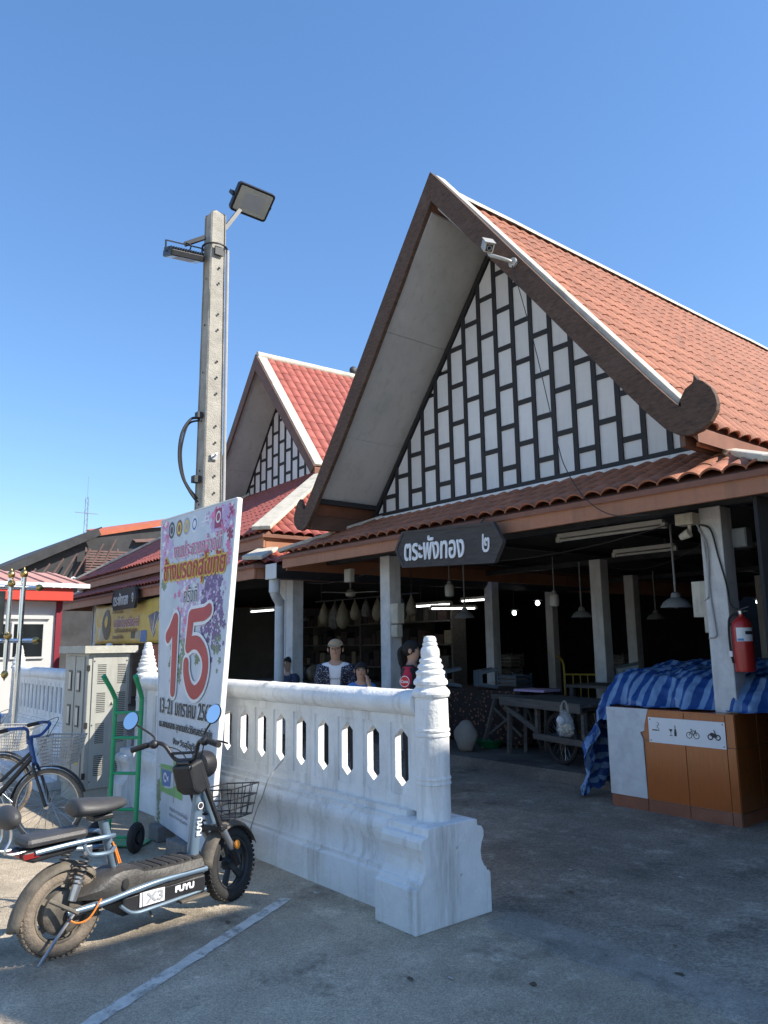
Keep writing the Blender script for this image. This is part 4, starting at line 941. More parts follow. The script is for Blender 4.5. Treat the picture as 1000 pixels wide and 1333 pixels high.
# steering parts
def SG(g, nm, mat, **k): return g.xf(ST).build(nm, mat, sc, **k)
for s_ in (-1, 1):
    SG(MB().tube([(.985, s_*.075, .45), (1.085, s_*.075, .30)], [.022, .020], 10), 'fork_upper', 'silver', smooth=True)
    SG(MB().tube([(1.07, s_*.075, .325), (1.125, s_*.07, WR)], [.026, .022], 10), 'fork_lower', 'black_plastic', smooth=True)
SG(MB().cbox((.975, 0, .465), (.06, .20, .03)), 'fork_crown', 'black_plastic', bevel=.006)
for s_ in (-1, 1): SG(MB().tube([(.965, s_*.075, .47), (.80, s_*.06, .86)], .016, 8), 'fork_stay', 'black_plastic', smooth=True)
SG(MB().ell((1.075, -.112, .345), (.022, .016, .028), 12, 8), 'indicator', 'orange_lens', smooth=True); SG(MB().ell((1.075, .112, .345), (.022, .016, .028), 12, 8), 'indicator', 'orange_lens', smooth=True)
g = MB(); g.prism([(.70, -.075, .87), (.83, -.075, .90), (.90, -.075, .72), (.80, -.075, .685), (.74, -.075, .72)], (0, .15, 0)); SG(g, 'dash_box', 'black_plastic', bevel=.018)
SG(MB().ell((.745, -.03, .80), (.018, .018, .018), 10, 8), 'ignition_lock', 'silver', smooth=True)
SG(MB().cbox((.765, 0, .885), (.10, .10, .02)), 'display', 'window_glass', bevel=.006)
g = MB(); g.lathe([(.03, -.06), (.075, -.03), (.085, .03), (.08, .055), (.06, .06)], 20, (.90, 0, .855), Matrix.Rotation(R(90), 3, 'Y')); SG(g, 'headlight', 'black_plastic', smooth=True)
SG(MB().disc((.962, 0, .855), .068, (1, 0, 0), .006, 20), 'headlight_lens', 'glass_lamp')
g = MB(); g.tube(spl([(.66, -.33, .99), (.70, -.22, 1.015), (.72, -.14, 1.0), (.75, -.08, .91), (.755, 0, .90), (.75, .08, .91), (.72, .14, 1.0), (.70, .22, 1.015), (.66, .33, .99)], 6), .013, 9)
g.tube([(.738, -.105, .945), (.738, .105, .945)], .009, 8); SG(g, 'handlebar', 'black_plastic', smooth=True)
for s_ in (-1, 1):
    SG(MB().tube([(.687, s_*.25, 1.008), (.655, s_*.35, .985)], .018, 10), 'grip', 'black_rubber', smooth=True)
    SG(MB().ell((.70, s_*.205, 1.01), (.03, .03, .028), 10, 8), 'switch_pod', 'black_plastic', smooth=True)
    SG(MB().tube(spl([(.71, s_*.21, 1.0), (.76, s_*.26, 1.0), (.735, s_*.35, .985)], 4), .006, 6), 'brake_lever', 'black_plastic')
    m0 = Vector((.64, s_*.335, 1.165)); SG(MB().tube(spl([(.70, s_*.20, 1.02), (.70, s_*.21, 1.06), (.665, s_*.30, 1.13), m0], 4), .006, 6), 'mirror_stalk', 'black_plastic')
    nrm = Vector((-1, -.1*s_, .35)).normalized(); rot = nrm.to_track_quat('Z', 'Y').to_matrix()
    SG(MB().lathe([(.03, -.018), (.055, -.008), (.060, 0)], 22, m0, rot), 'mirror_shell', 'black_plastic', smooth=True); SG(MB().disc(m0+nrm*.003, .055, nrm, .004, 22), 'mirror_glass', 'mirror_glass')
for k in range(3): SG(MB().tube(spl([(.72, -.18+.16*k, .995), (.80, -.10+.09*k, .95), (.84, -.03+.03*k, .84), (.86, 0, .74)], 5), .004, 5), 'control_cable', 'cable_black')
# wire basket
g = MB(); bx0, bx1, bt, bb = .99, 1.30, .685, .50
def lp(z, e): return [(bx0+e*.3, -.155+e, z), (bx1-e, -.135+e, z), (bx1-e, .135-e, z), (bx0+e*.3, .155-e, z)]
for z, e in ((bt, 0), (bt-.065, .012), (bt-.125, .024), (bb, .04)):
    L_ = lp(z, e); g.tube([q for i in range(4) for q in (Vector(L_[i]), Vector(L_[i]).lerp(Vector(L_[(i+1) % 4]), .5))], .0045, 6, True)
T0, B1 = lp(bt, 0), lp(bb, .04)
for i in range(4):
    for k in range(4):
        t = k/4; g.tube([Vector(T0[i]).lerp(Vector(T0[(i+1) % 4]), t), Vector(B1[i]).lerp(Vector(B1[(i+1) % 4]), t)], .003, 5)
for k in range(1, 5): g.tube([Vector(B1[0]).lerp(Vector(B1[1]), k/5), Vector(B1[3]).lerp(Vector(B1[2]), k/5)], .003, 5)
g.beam((.90, 0, .56), (1.03, 0, .52), .04, .012); SG(g, 'basket', 'black_plastic')

# ---------------- bicycles ----------------
def bicycle(loc, rz, label, group, stem):
    b = thing('bicycle', label, 'bicycle', loc, rz, group); rw = .30
    wheel(b, (0, 0, rw), rw, .022, 'dusty_rubber', 'silver', 'wire', .02, tread=False); wheel(b, (-1.05, 0, rw), rw, .022, 'dusty_rubber', 'silver', 'wire', .02, tread=False)
    g = MB()
    for s_ in (-1, 1): g.tube(spl([(0, s_*.05, rw), (-.07, s_*.05, rw+.18), (-.12, s_*.045, rw+.30), (-.135, s_*.02, rw+.34)], 4), .013, 8)
    g.build('fork', 'bike_black', b, smooth=True)
    MB().tube([(-.13, 0, .62), (-.185, 0, .82)], .02, 10).tube([(-.185, 0, .80), (-.19, 0, .86)], .028, 10).build('head_tube', stem, b, smooth=True)
    MB().tube([(-.15, 0, .70), (-.50, 0, .30)], .021, 10).tube([(-.16, 0, .74), (-.54, 0, .38)], .015, 8).tube([(-.52, 0, .28), (-.66, 0, .74)], .018, 10).tube([(-.52, 0, .28), (-1.05, .05, rw)], .01, 8).tube([(-.52, 0, .28), (-1.05, -.05, rw)], .01, 8).tube([(-.62, 0, .60), (-1.05, .05, rw)], .008, 8).tube([(-.62, 0, .60), (-1.05, -.05, rw)], .008, 8).build('frame', 'bike_black', b, smooth=True)
    MB().tube(spl([(-.30, .30, .93), (-.20, .27, .95), (-.12, .22, .94), (-.15, .12, .86), (-.185, 0, .855), (-.15, -.12, .86), (-.12, -.22, .94), (-.20, -.27, .95), (-.30, -.30, .93)], 6), .013, 9).build('handlebar', stem, b, smooth=True)
    for s_ in (-1, 1):
        MB().tube([(-.24, s_*.285, .943), (-.35, s_*.305, .92)], .017, 9).build('grip', 'black_rubber', b, smooth=True); MB().tube([(-.20, s_*.25, .93), (-.31, s_*.27, .885)], .006, 6).build('brake_lever', 'silver', b)
        MB().tube(spl([(-.20, s_*.25, .94), (-.02, s_*.15, 1.0), (-.02, s_*.03, .9), (-.12, 0, .7)], 5), .003, 5).build('brake_cable', 'cable_black', b)
    o = MB(); 
    for sgn in (0, -1.05):
        o = MB(); N = 16
        for i in range(N+1):
            an = R(20+150*i/N)
            for j in range(5): t = (j/4-.5)*2; o.v.append(Vector((sgn+(rw+.028-.012*t*t)*math.cos(an), .03*t, rw+(rw+.028-.012*t*t)*math.sin(an))))
        for i in range(N):
            for j in range(4): q = i*5+j; o.f.append((q, q+1, q+6, q+5))
        o.build('mudguard', 'bike_black', b, smooth=True)
    o = MB(); 
    def lp(z, e): return [Vector((-.06+e*.5, -.16+e, z)), Vector((.24-e, -.14+e, z)), Vector((.24-e, .14-e, z)), Vector((-.06+e*.5, .16-e, z))]
    T0, B1 = lp(.86, 0), lp(.64, .05)
    for k in range(9):
        L_ = [T0[i].lerp(B1[i], k/8) for i in range(4)]; o.tube([q for i in range(4) for q in (L_[i], L_[i].lerp(L_[(i+1) % 4], .5))], .0040 if k else .007, 4, True)
    for i in range(4):
        for k in range(12): t = k/12; o.tube([T0[i].lerp(T0[(i+1) % 4], t), B1[i].lerp(B1[(i+1) % 4], t)], .0030, 4)
    for k in range(8): o.tube([B1[0].lerp(B1[1], k/7), B1[3].lerp(B1[2], k/7)], .002, 4)
    o.build('basket', 'wire_white', b)
    MB().ell((-.70, 0, .80), (.13, .09, .045)).build('saddle', 'seat_vinyl', b, smooth=True)
    MB().tube([(-.655, 0, .73), (-.69, 0, .78)], .012, 8).build('seat_post', 'silver', b)
    MB().disc((-.52, -.06, .28), .09, (0, 1, 0), .006, 24).beam((-.52, -.08, .28), (-.42, -.08, .15), .015, .015).beam((-.52, .08, .28), (-.62, .08, .41), .015, .015).cbox((-.42, -.12, .15), (.08, .08, .02)).cbox((-.62, .12, .41), (.08, .08, .02)).build('crank_set', 'silver', b)
    MB().beam((-1.15, .0, .665), (-.72, 0, .665), .12, .012).tube([(-1.12, .05, .66), (-1.05, .05, rw)], .006, 6).tube([(-1.12, -.05, .66), (-1.05, -.05, rw)], .006, 6).build('carrier', 'silver', b)
    MB().tube([(-1.0, -.06, .30), (-.92, -.16, .0)], .008, 6).build('side_stand', 'silver', b)
    return b
hd = math.atan2(.77, .63)
bicycle((-6.93, 2.02, 0), hd, 'black bicycle with blue handlebars and a white wire front basket beside the meter cabinet', 'bicycles by the meter cabinet', 'bike_blue')
bicycle((-8.18, 1.93, 0), hd+.08, 'bicycle with blue stem parked behind the basket bicycle, mostly hidden', 'bicycles by the meter cabinet', 'bike_blue')

# ---------------- hand truck ----------------
ht = thing('hand_truck', 'green steel hand truck standing against the festival board', 'hand truck', (-6.35, 2.43, 0), R(42))
for s_ in (-1, 1):
    MB().tube(spl([(s_*.115, 0, .12), (s_*.115, .01, .6), (s_*.115, .02, 1.10), (s_*.12, .0, 1.20), (s_*.135, -.13, 1.34)], 5), .019, 10).build('upright', 'truck_green', ht, smooth=True)
    MB().tube([(s_*.133, -.112, 1.322), (s_*.138, -.15, 1.362)], .0205, 10).build('grip_end', 'truck_green', ht, smooth=True)
    wheel(ht, (s_*.0, s_*.17, .115), .115, .032, 'black_rubber', 'alloy_dark', 'mag', .03, tread=False, xf=Matrix.Rotation(R(-90), 4, 'Z') @ Matrix.Translation((.10, 0, 0)))
for z in (.30, .58, .86, 1.06): MB().tube([(-.115, .01, z), (.115, .01, z)], .013, 8).build('cross_bar', 'truck_green', ht)
MB().box(-.15, .15, .02, .24, .012, .02).build('toe_plate', 'truck_green', ht)
MB().tube([(-.2, -.10, .115), (.2, -.10, .115)], .012, 8).beam((-.115, 0, .14), (-.115, -.10, .115), .02, .03).beam((.115, 0, .14), (.115, -.10, .115), .02, .03).beam((-.115, 0, .02), (-.115, 0, .14), .02, .02).beam((.115, 0, .02), (.115, 0, .14), .02, .02).build('axle', 'truck_green', ht)

# ---------------- meter cabinet ----------------
cbx = thing('meter_cabinet', 'pale grey electric meter cabinet with vents, windows and overhanging lid', 'cabinet', (-8.58, 2.93, 0))
MB().box(-.36, .36, -.20, .20, 0, .16).build('base', 'cabinet_lid', cbx, bevel=.006)
MB().box(-.38, .38, -.22, .22, .16, 1.53).build('body', 'cabinet_grey', cbx, bevel=.006)
g = MB(); g.prism([(-.44, -.28, 1.532), (.44, -.28, 1.532), (.44, .28, 1.532), (-.44, .28, 1.532)], (0, 0, .075)); g.prism([(-.44, -.28, 1.6071), (.44, -.28, 1.6071), (.44, .28, 1.6071), (-.44, .28, 1.6071)], (0, 0, .001)); g.build('lid', 'cabinet_lid', cbx, bevel=.014)
sp = MB().box(.381, .392, -.175, .195, .17, 1.49).build('side_panel', 'cabinet_grey', cbx, bevel=.003)
me = MB().box(-.002, .002, -.045, .045, -.004, .004).mesh('vent_slot', 'slot_dark')
for z0 in (.30, .62, .93, 1.22):
    for cy in (-.08, .13):
        for k in range(11):
            o = bpy.data.objects.new('vent_slot', me); COL.objects.link(o); o.parent = sp; o.location = (.3925, cy, z0+k*.019)
for y in (-.16, .18):
    for z in (.24, .80, 1.45): MB().disc((.394, y, z), .007, (1, 0, 0), .006, 8).build('screw', 'slot_dark', cbx)
MB().prism([(.3935, .0, .98), (.3935, .06, .98), (.3935, .06, 1.04), (.3935, .0, 1.04)], (.001, 0, 0)).build('warning_sticker', 'cabinet_lid', cbx)
MB().prism([(.3955, .01, .99), (.3955, .05, .99), (.3955, .03, 1.03)], (.0008, 0, 0)).build('warning_mark', 'print_black', cbx)
for x in (-.30, .0): MB().box(x+.02, x+.29, -.232, -.221, .18, 1.50).build('door', 'cabinet_grey', cbx, bevel=.003)
for x in (-.14, .14):
    for z in (.88, 1.24):
        MB().box(x-.055, x+.055, -.24, -.2325, z-.11, z+.11).build('window_frame', 'black_plastic', cbx, bevel=.003); MB().box(x-.036, x+.036, -.243, -.2405, z-.088, z+.088).build('window_pane', 'lamp_white', cbx)
MB().box(.10, .24, -.2345, -.2325, .40, .58).build('hazard_sticker', 'sticker_yellow', cbx); MB().prism([(.13, -.2365, .47), (.21, -.2365, .47), (.17, -.2365, .55)], (0, .001, 0)).build('hazard_mark', 'print_black', cbx)
for z in (.30, .80, 1.38): MB().box(.372, .394, -.238, -.205, z-.03, z+.03).build('hinge', 'black_plastic', cbx)

# ---------------- chrome stand ----------------
cs = thing('barrier_stand', 'polished steel stand with gold ball finials on the white step', 'stand', (-10.88, 2.69, .19))
def gold(c, r_, up=(0, 0, 1)):
    rot = Vector(up).normalized().to_track_quat('Z', 'Y').to_matrix()
    MB().lathe([(r_*.5, -r_*1.1), (r_*.75, -r_*.8), (r_*.95, -r_*.3), (r_, .1*r_), (r_*.8, r_*.6), (r_*.45, r_*.95), (r_*.3, r_*1.1), (r_*.22, r_*1.4), (r_*.05, r_*1.75)], 18, c, rot).build('finial', 'gold', cs, smooth=True)
MB().tube([(0, 0, 0), (0, 0, 2.33)], .034, 16).build('post', 'chrome', cs, smooth=True); gold((0, 0, 2.38), .05)
MB().tube([(0, -1.9, -.19), (0, -1.9, 2.33)], .042, 16).build('post', 'chrome', cs, smooth=True); gold((0, -1.9, 2.38), .062)
MB().lathe([(.10, 0), (.10, .012), (.06, .02), (.045, .05)], 18).build('foot', 'chrome', cs, smooth=True)
for z in (2.20, 1.50):
    MB().tube([(-.0, .17, z), (0, -2.05, z)], .028, 14).build('bar', 'chrome', cs, smooth=True); gold((0, .20, z), .048, (0, 1, 0)); gold((0, -2.1, z), .06, (0, -1, 0))
MB().tube([(.04, -.165, 1.12), (.04, -.165, 2.31)], .03, 14).build('frame_bar', 'chrome', cs, smooth=True); gold((.04, -.165, 2.36), .046); gold((.04, -.165, 1.07), .046, (0, 0, -1)); gold((.06, -.16, 1.56), .05, (1, 0, 0)); gold((.06, -.16, 2.24), .05, (1, 0, 0))
MB().box(.02, .05, -1.7, -.22, 1.58, 2.14).build('sign_glass', 'window_glass', cs, bevel=.005)
# ---------------- hall name signs, vinyl banner ----------------
def hexsign(name, label, O, ux, wd, ht, body, hgt, twidth, mat='sign_wood', root_rz=0):
    t = thing(name, label, 'sign', O, root_rz); ux = Vector(ux).normalized(); n = ux.cross(Vector((0, 0, 1))); uz = Vector((0, 0, 1)); uz = n.cross(ux)
    def hx(w_, h_, k): return [ux*(x*w_/2)+uz*(z*h_/2)+n*k for x, z in ((-1, 0), (-.86, 1), (.84, 1), (1, 0), (.86, -1), (-.84, -1))]
    MB().prism(hx(wd, ht, -.025), n*.05).build('board', mat, t, bevel=.006)
    g = MB(); A_, B_ = hx(wd, ht, .024), hx(wd-.07, ht-.055, .024)
    for i in range(6):
        g.prism([A_[i], A_[(i+1) % 6], B_[(i+1) % 6], B_[i]], n*.010)
    g.build('border', 'sign_wood', t)
    text(body[0], ux*(-.11*wd)+n*.028, ux, uz, twidth, 'print_white', t, height=hgt, bold=.008*wd/1.75, nb=10, thick=.0012)
    text(body[1], ux*(.36*wd)+n*.028, ux, uz, .10*wd/1.75, 'print_white', t, height=hgt*.72, bold=.003, nb=6, thick=.0012)
    return t
hs_ = hexsign('hall_sign', 'dark wooden hexagonal name board with white Thai letters under the orange roofed hall eave', (-6.2, 5.99, 2.67), (1, 0, -.05), 1.76, .44, ('ตระพังทอง', '๒'), .27, 1.0)
for x in (-.5, .5): MB().tube([(x, .02, .18), (x, .10, .27)], .008, 6).build('hook', 'dark_steel', hs_)
eB = Vector((math.cos(thB), math.sin(thB), 0)); nB = Vector((-math.sin(thB), math.cos(thB), 0))
def WB(x, y, z): return B0+eB*x+nB*y+Vector((0, 0, z))
hexsign('hall_sign', 'small dark hexagonal name board over the yellow vinyl banner', WB(-6.1, -.08, 2.64), eB, 1.75, .46, ('ตระพังทอง', '๑'), .27, 1.05)
vb = thing('vinyl_banner', 'yellow vinyl banner with solar panel pictures under the red roofed hall', 'banner', WB(-6.6, .14, 1.66), thB)
g = MB(); NU, NV = 30, 10; VW, VH = 5.0, .95
def vp(u, v, k=0): 
    x = -VW/2+VW*u; z = VH*v-.05*math.sin(math.pi*u)*(v)+0; return Vector((x, -.02*math.sin(u*9)*math.sin(v*3.1)-.03*noise.noise(Vector((u*5, v*2, 0)))-.004*k, z))
for j in range(NV+1):
    for i in range(NU+1): g.v.append(vp(i/NU, j/NV))
for j in range(NV):
    for i in range(NU): q = j*(NU+1)+i; g.f.append((q, q+1, q+NU+2, q+NU+1))
o = g.build('sheet', 'vinyl_yellow', vb, smooth=True); o.modifiers.new('thick', 'SOLIDIFY').thickness = .004
def vflat(poly, mat, nm, k=1):
    g = MB(); n = len(poly); cu, cv = sum(q[0] for q in poly)/n, sum(q[1] for q in poly)/n
    g.v = [vp(cu, cv, k)]+[vp(u, v, k) for u, v in poly]; g.f = [(0, 1+i, 1+(i+1) % n) for i in range(n)]; return g.build(nm, mat, vb)
vflat([(.20+.06*math.cos(t), .5+.40*math.sin(t)) for t in [2*math.pi*i/20 for i in range(20)]], 'print_black', 'portrait_oval', 2); vflat([(.20+.022*math.cos(t), .58+.16*math.sin(t)) for t in [2*math.pi*i/16 for i in range(16)]], 'yellow_print', 'portrait_shape', 3)
vflat([(.05, .42), (.14, .58), (.17, .12), (.09, .05)], 'solar_blue', 'solar_print', 1)
vflat([(.80, .62), (.90, .70), (.975, .55), (.86, .12), (.83, .30)], 'solar_blue', 'solar_print', 1)
for q in (((.885, .66), (.845, .20)), ((.93, .62), (.855, .16)), ((.815, .50), (.95, .48)), ((.83, .36), (.92, .33))):
    (a0_, b0_), (a1_, b1_) = q; vflat([(a0_-.003, b0_), (a0_+.003, b0_), (a1_+.003, b1_), (a1_-.003, b1_)], 'print_white', 'solar_line', 2)
vflat([(.965+.028*math.cos(t), .76+.17*math.sin(t)) for t in [2*math.pi*i/16 for i in range(16)]], 'print_white', 'emblem', 2)
vflat([(.56, .12), (.62, .12), (.62, .30), (.56, .30)], 'print_black', 'picture_box'); vflat([(.635, .10), (.68, .10), (.68, .30), (.635, .30)], 'print_grey', 'picture_box'); vflat([(.70, .03), (.78, .03), (.78, .30), (.70, .30)], 'blue_print', 'picture_box')
for body, u, v, wd, h, mt, bd in (('แผ่นโซลาร์เซลล์', .49, .56, 1.75, .26, 'print_white', .02), ('แผ่นโซลาร์เซลล์', .49, .56, 1.75, .26, 'red_print', .0), ('ติดตั้งโซลาร์เซลล์ ครบวงจร', .49, .34, 1.6, .11, 'brown_print', .004), ('ตลาดสุโขทัย', .38, .16, .8, .13, 'brown_print', .005), ('จำหน่าย', .36, .84, .7, .12, 'brown_print', .005)):
    o = text(body, (0, 0, 0), (1, 0, 0), (0, 1, 0), wd, mt, vb, height=h, bold=bd)
    for q in o.data.vertices: uu, vv = u+q.co.x/VW, v+q.co.y/VH; q.co = vp(uu, vv, 2 if bd > .01 else 5)-Vector((0, q.co.z, 0))
MB().box(-.95, .95, -.02, .02, 0, .95).build('red_board', 'red_board', None, loc=WB(-4.7, .30, .68)); o = bpy.data.objects['red_board']; o.rotation_euler.z = thB; tag(o, 'scuffed red sheet hanging below the yellow vinyl banner', 'board')

# ---------------- security camera, gable cable ----------------
cv = thing('security_camera', 'white security camera on an arm fixed to the bargeboard', 'camera', (-5.1, 6.07, 5.70))
MB().disc((0, -.015, 0), .055, (0, 1, 0), .028, 16).build('mount', 'lamp_white', cv, smooth=True)
MB().tube(spl([(0, -.02, 0), (-.03, -.10, .02), (-.13, -.16, .08), (-.2, -.16, .13), (-.22, -.16, .2)], 5), .02, 10).build('arm', 'lamp_white', cv, smooth=True)
m = Matrix.Translation((-.23, -.16, .25)) @ Matrix.Rotation(R(14), 4, 'Y') @ Matrix.Rotation(R(58), 4, 'Z') @ Matrix.Rotation(R(28), 4, 'X') @ Matrix.Scale(.72, 4)
MB().box(-.075, .075, -.16, .16, -.075, .075).xf(m).build('housing', 'lamp_white', cv, bevel=.015); MB().box(-.05, .05, -.166, -.161, -.05, .05).xf(m).build('face_plate', 'black_plastic', cv)
MB().ring(m @ Vector((0, -.168, 0)), .024, .004, m.to_3x3() @ Vector((0, 1, 0)), 20, 6).build('lens_ring', 'print_grey', cv); MB().disc(m @ Vector((0, -.168, 0)), .013, m.to_3x3() @ Vector((0, 1, 0)), .01, 16).build('lens', 'window_glass', cv)
MB().box(-.085, .085, -.19, .17, .078, .088).xf(m).build('sun_shield', 'lamp_white', cv)
cb = MB().tube(spl([(-5.1, 6.04, 5.66), (-4.85, 6.03, 4.7), (-4.6, 6.0, 3.6), (-4.5, 6.0, 3.25), (-4.3, 6.02, 2.92), (-4.05, 6.06, 2.74), (-3.7, 6.1, 2.70)], 6), .005, 5).build('loose_cable', 'cable_black', None); tag(cb, 'thin black cable hanging down across the panelled gable', 'cable')

# ---------------- tiled half wall with sign ----------------
ct = thing('half_wall', 'half wall faced with glossy orange brown tiles at the hall corner', 'wall', (-4.02, 6.68, 0))
MB().box(-.64, .63, .0, .30, 0, .925).box(.33, .63, .3001, 3.2, 0, .925).build('core', 'grout', ct)
def ctile(x0, x1, z0, z1, mat, face): 
    if face == 'f': MB().box(x0+.003, x1-.003, -.012, -.001, z0+.003, z1-.003).build('wall_tile', mat, ct, bevel=.0015)
    else: MB().box(.631, .642, x0+.002, x1-.002, z0+.002, z1-.002).build('wall_tile', mat, ct, bevel=.0015)
for x0, x1 in ((-.65, -.25), (-.25, .17), (.17, .56), (.56, .641)): ctile(x0, x1, 0, .115, 'counter_base', 'f')
for x0, x1 in ((-.25, .17), (.17, .56), (.56, .641)):
    for z0, z1 in ((.117, .655), (.657, .93)): ctile(x0, x1, z0, z1, 'counter_tile', 'f')
for i in range(8):
    for z0, z1, mt in ((0, .115, 'counter_base'), (.117, .655, 'counter_tile'), (.657, .93, 'counter_tile')): ctile(.0+i*.4, .4+i*.4, z0, z1, mt, 's')
MB().box(-.65, .645, -.014, .30, .926, .94).box(.33, .645, .3001, 3.2, .926, .94).build('coping', 'counter_tile', ct, bevel=.002)
MB().prism([(-.652, -.018, .118), (-.252, -.018, .118), (-.26, -.018, .66), (-.29, -.018, .72), (-.24, -.018, .74), (-.235, -.018, .80), (-.19, -.018, .942), (-.652, -.018, .942)], (0, .006, 0)).build('repair_board', 'board_white', ct)
sg = thing('prohibition_sign', 'white metal plate with smoking, drinking, bicycle and motorcycle pictograms on the tiled wall', 'sign', (-3.835, 6.662, .755))
MB().box(-.375, .375, -.004, .0, -.115, .115).build('plate', 'print_white', sg, bevel=.001)
for x in (-.355, .355):
    for z in (-.095, .095): MB().disc((x, -.0055, z), .006, (0, 1, 0), .003, 8).build('screw', 'print_black', sg)
yy = -.0062
g = MB(); g.box(-.335, -.28, yy, yy+.001, -.005, .006); g.box(-.274, -.262, yy, yy+.001, -.005, .006); g.tube(spl([(-.265, yy, .015), (-.285, yy, .035), (-.262, yy, .055), (-.28, yy, .075)], 4), .0025, 4); g.build('pictogram', 'print_black', sg)
g = MB(); g.prism([(-.165, yy, .02), (-.125, yy, .02), (-.145, yy, -.01)], (0, .001, 0)); g.box(-.147, -.143, yy, yy+.001, -.035, -.0101); g.box(-.16, -.13, yy, yy+.001, -.04, -.0351); g.box(-.112, -.088, yy, yy+.001, -.04, .0); g.prism([(-.112, yy, .001), (-.088, yy, .001), (-.096, yy, .03), (-.104, yy, .03)], (0, .001, 0)); g.box(-.104, -.096, yy, yy+.001, .031, .055); g.build('pictogram', 'print_black', sg)
g = MB(); 
for x in (.035, .105): g.ring((x, yy, -.02), .026, .003, (0, 1, 0), 20, 4)
g.beam((.035, yy, -.02), (.06, yy-.0003, .022), .002, .005); g.beam((.06, yy-.0006, .022), (.098, yy-.0006, .02), .002, .005); g.beam((.098, yy-.0009, .03), (.105, yy-.0012, -.02), .002, .005); g.beam((.06, yy-.0015, .022), (.075, yy-.0018, -.02), .002, .005); g.beam((.075, yy-.002, -.02), (.098, yy-.0022, .02), .002, .005); g.beam((.05, yy-.0024, .034), (.068, yy-.0024, .034), .002, .006); g.build('pictogram', 'print_black', sg)
g = MB(); 
for x in (.235, .305): g.ring((x, yy, -.02), .021, .005, (0, 1, 0), 20, 4)
g.prism([(.24, yy-.001, -.01), (.27, yy-.001, -.025), (.295, yy-.001, -.015), (.285, yy-.001, .012), (.25, yy-.001, .02), (.232, yy-.001, .01)], (0, .0005, 0)); g.beam((.285, yy-.002, .012), (.272, yy-.002, .045), .002, .006); g.beam((.30, yy-.0025, -.02), (.278, yy-.0025, .035), .002, .005); g.build('pictogram', 'print_black', sg)

# ---------------- fire extinguisher and column electrics ----------------
fe = thing('fire_extinguisher', 'red fire extinguisher hanging on the white corner column', 'extinguisher', (-3.325, 6.86, 1.30))
MB().lathe([(.06, 0), (.082, .005), (.086, .03), (.086, .40), (.078, .44), (.05, .475), (.025, .49), (.024, .51)], 24).build('cylinder', 'extinguisher_red', fe, smooth=True)
MB().lathe([(.022, .505), (.024, .54), (.016, .545)], 14).build('valve', 'silver', fe, smooth=True); MB().beam((-.02, 0, .545), (.09, -.02, .575), .016, .01).beam((-.02, 0, .535), (.08, -.02, .535), .016, .008).build('lever', 'dark_steel', fe)
MB().tube(spl([(-.02, -.02, .52), (-.08, -.05, .48), (-.098, -.05, .35), (-.095, -.05, .18), (-.075, -.06, .08)], 5), .010, 8).build('hose', 'black_rubber', fe, smooth=True); MB().cbox((-.09, -.06, .16), (.03, .02, .05)).build('hose_clip', 'print_white', fe)
def arc(z0, z1, a0, a1, rr, mat, nm):
    g = MB(); n = 10
    for i in range(n+1): an = R(a0+(a1-a0)*i/n); g.v += [Vector((rr*math.cos(an), rr*math.sin(an), z0)), Vector((rr*math.cos(an), rr*math.sin(an), z1))]
    for i in range(n): g.f.append((2*i, 2*i+2, 2*i+3, 2*i+1))
    return g.build(nm, mat, fe, smooth=True)
arc(.27, .39, -100, 0, .0868, 'print_white', 'paper_label'); arc(.33, .36, -50, 0, .0876, 'print_black', 'label_print'); arc(.275, .295, -95, -60, .0876, 'label_blue', 'label_print')
MB().beam((-.095, .0, .42), (-.05, 0, .42), .05, .03).build('hook', 'dark_steel', fe)
def boxthing(name, label, cat, loc, size, mat, grp=None, extra=None):
    t = thing(name, label, cat, loc, 0, grp); MB().cbox((0, 0, 0), size).build('case', mat, t, bevel=.006)
    MB().cbox((0, -size[1]/2-.004, 0), (size[0]*.86, .007, size[2]*.86)).build('cover', mat, t, bevel=.002); return t
t = boxthing('junction_box', 'cream junction box with a small spotlight at the top of the corner column', 'junction box', (-3.72, 6.78, 2.72), (.18, .13, .11), 'cream')
MB().tube([(.02, 0, -.05), (.02, -.0, -.12)], .016, 8).lathe([(.03, -.05), (.04, .0), (.045, .05)], 12, (-.02, -.02, -.15), Matrix.Rotation(R(70), 3, 'Y')).build('spotlight', 'cream', t, smooth=True)
boxthing('fuse_box', 'beige fuse box hanging behind the corner column', 'fuse box', (-3.74, 7.0, 1.97), (.17, .10, .34), 'cream')
boxthing('switch_box', 'small yellowed switch under the beige fuse box', 'switch', (-3.665, 6.93, 1.73), (.06, .06, .16), 'cream')
boxthing('fuse_box', 'beige fuse box on the middle front column', 'fuse box', (-8.20, 6.92, 2.00), (.18, .12, .28), 'cream'); boxthing('switch_box', 'small beige switch below the fuse box of the middle front column', 'switch', (-8.21, 6.92, 1.76), (.14, .10, .17), 'cream')
boxthing('junction_box', 'grey junction box behind the corner column near the roof', 'junction box', (-3.34, 7.05, 2.52), (.14, .12, .18), 'lamp_dirty')
boxthing('socket_box', 'white socket box hung under the roof gutter', 'socket', (-9.35, 6.95, 2.62), (.16, .08, .20), 'lamp_white')
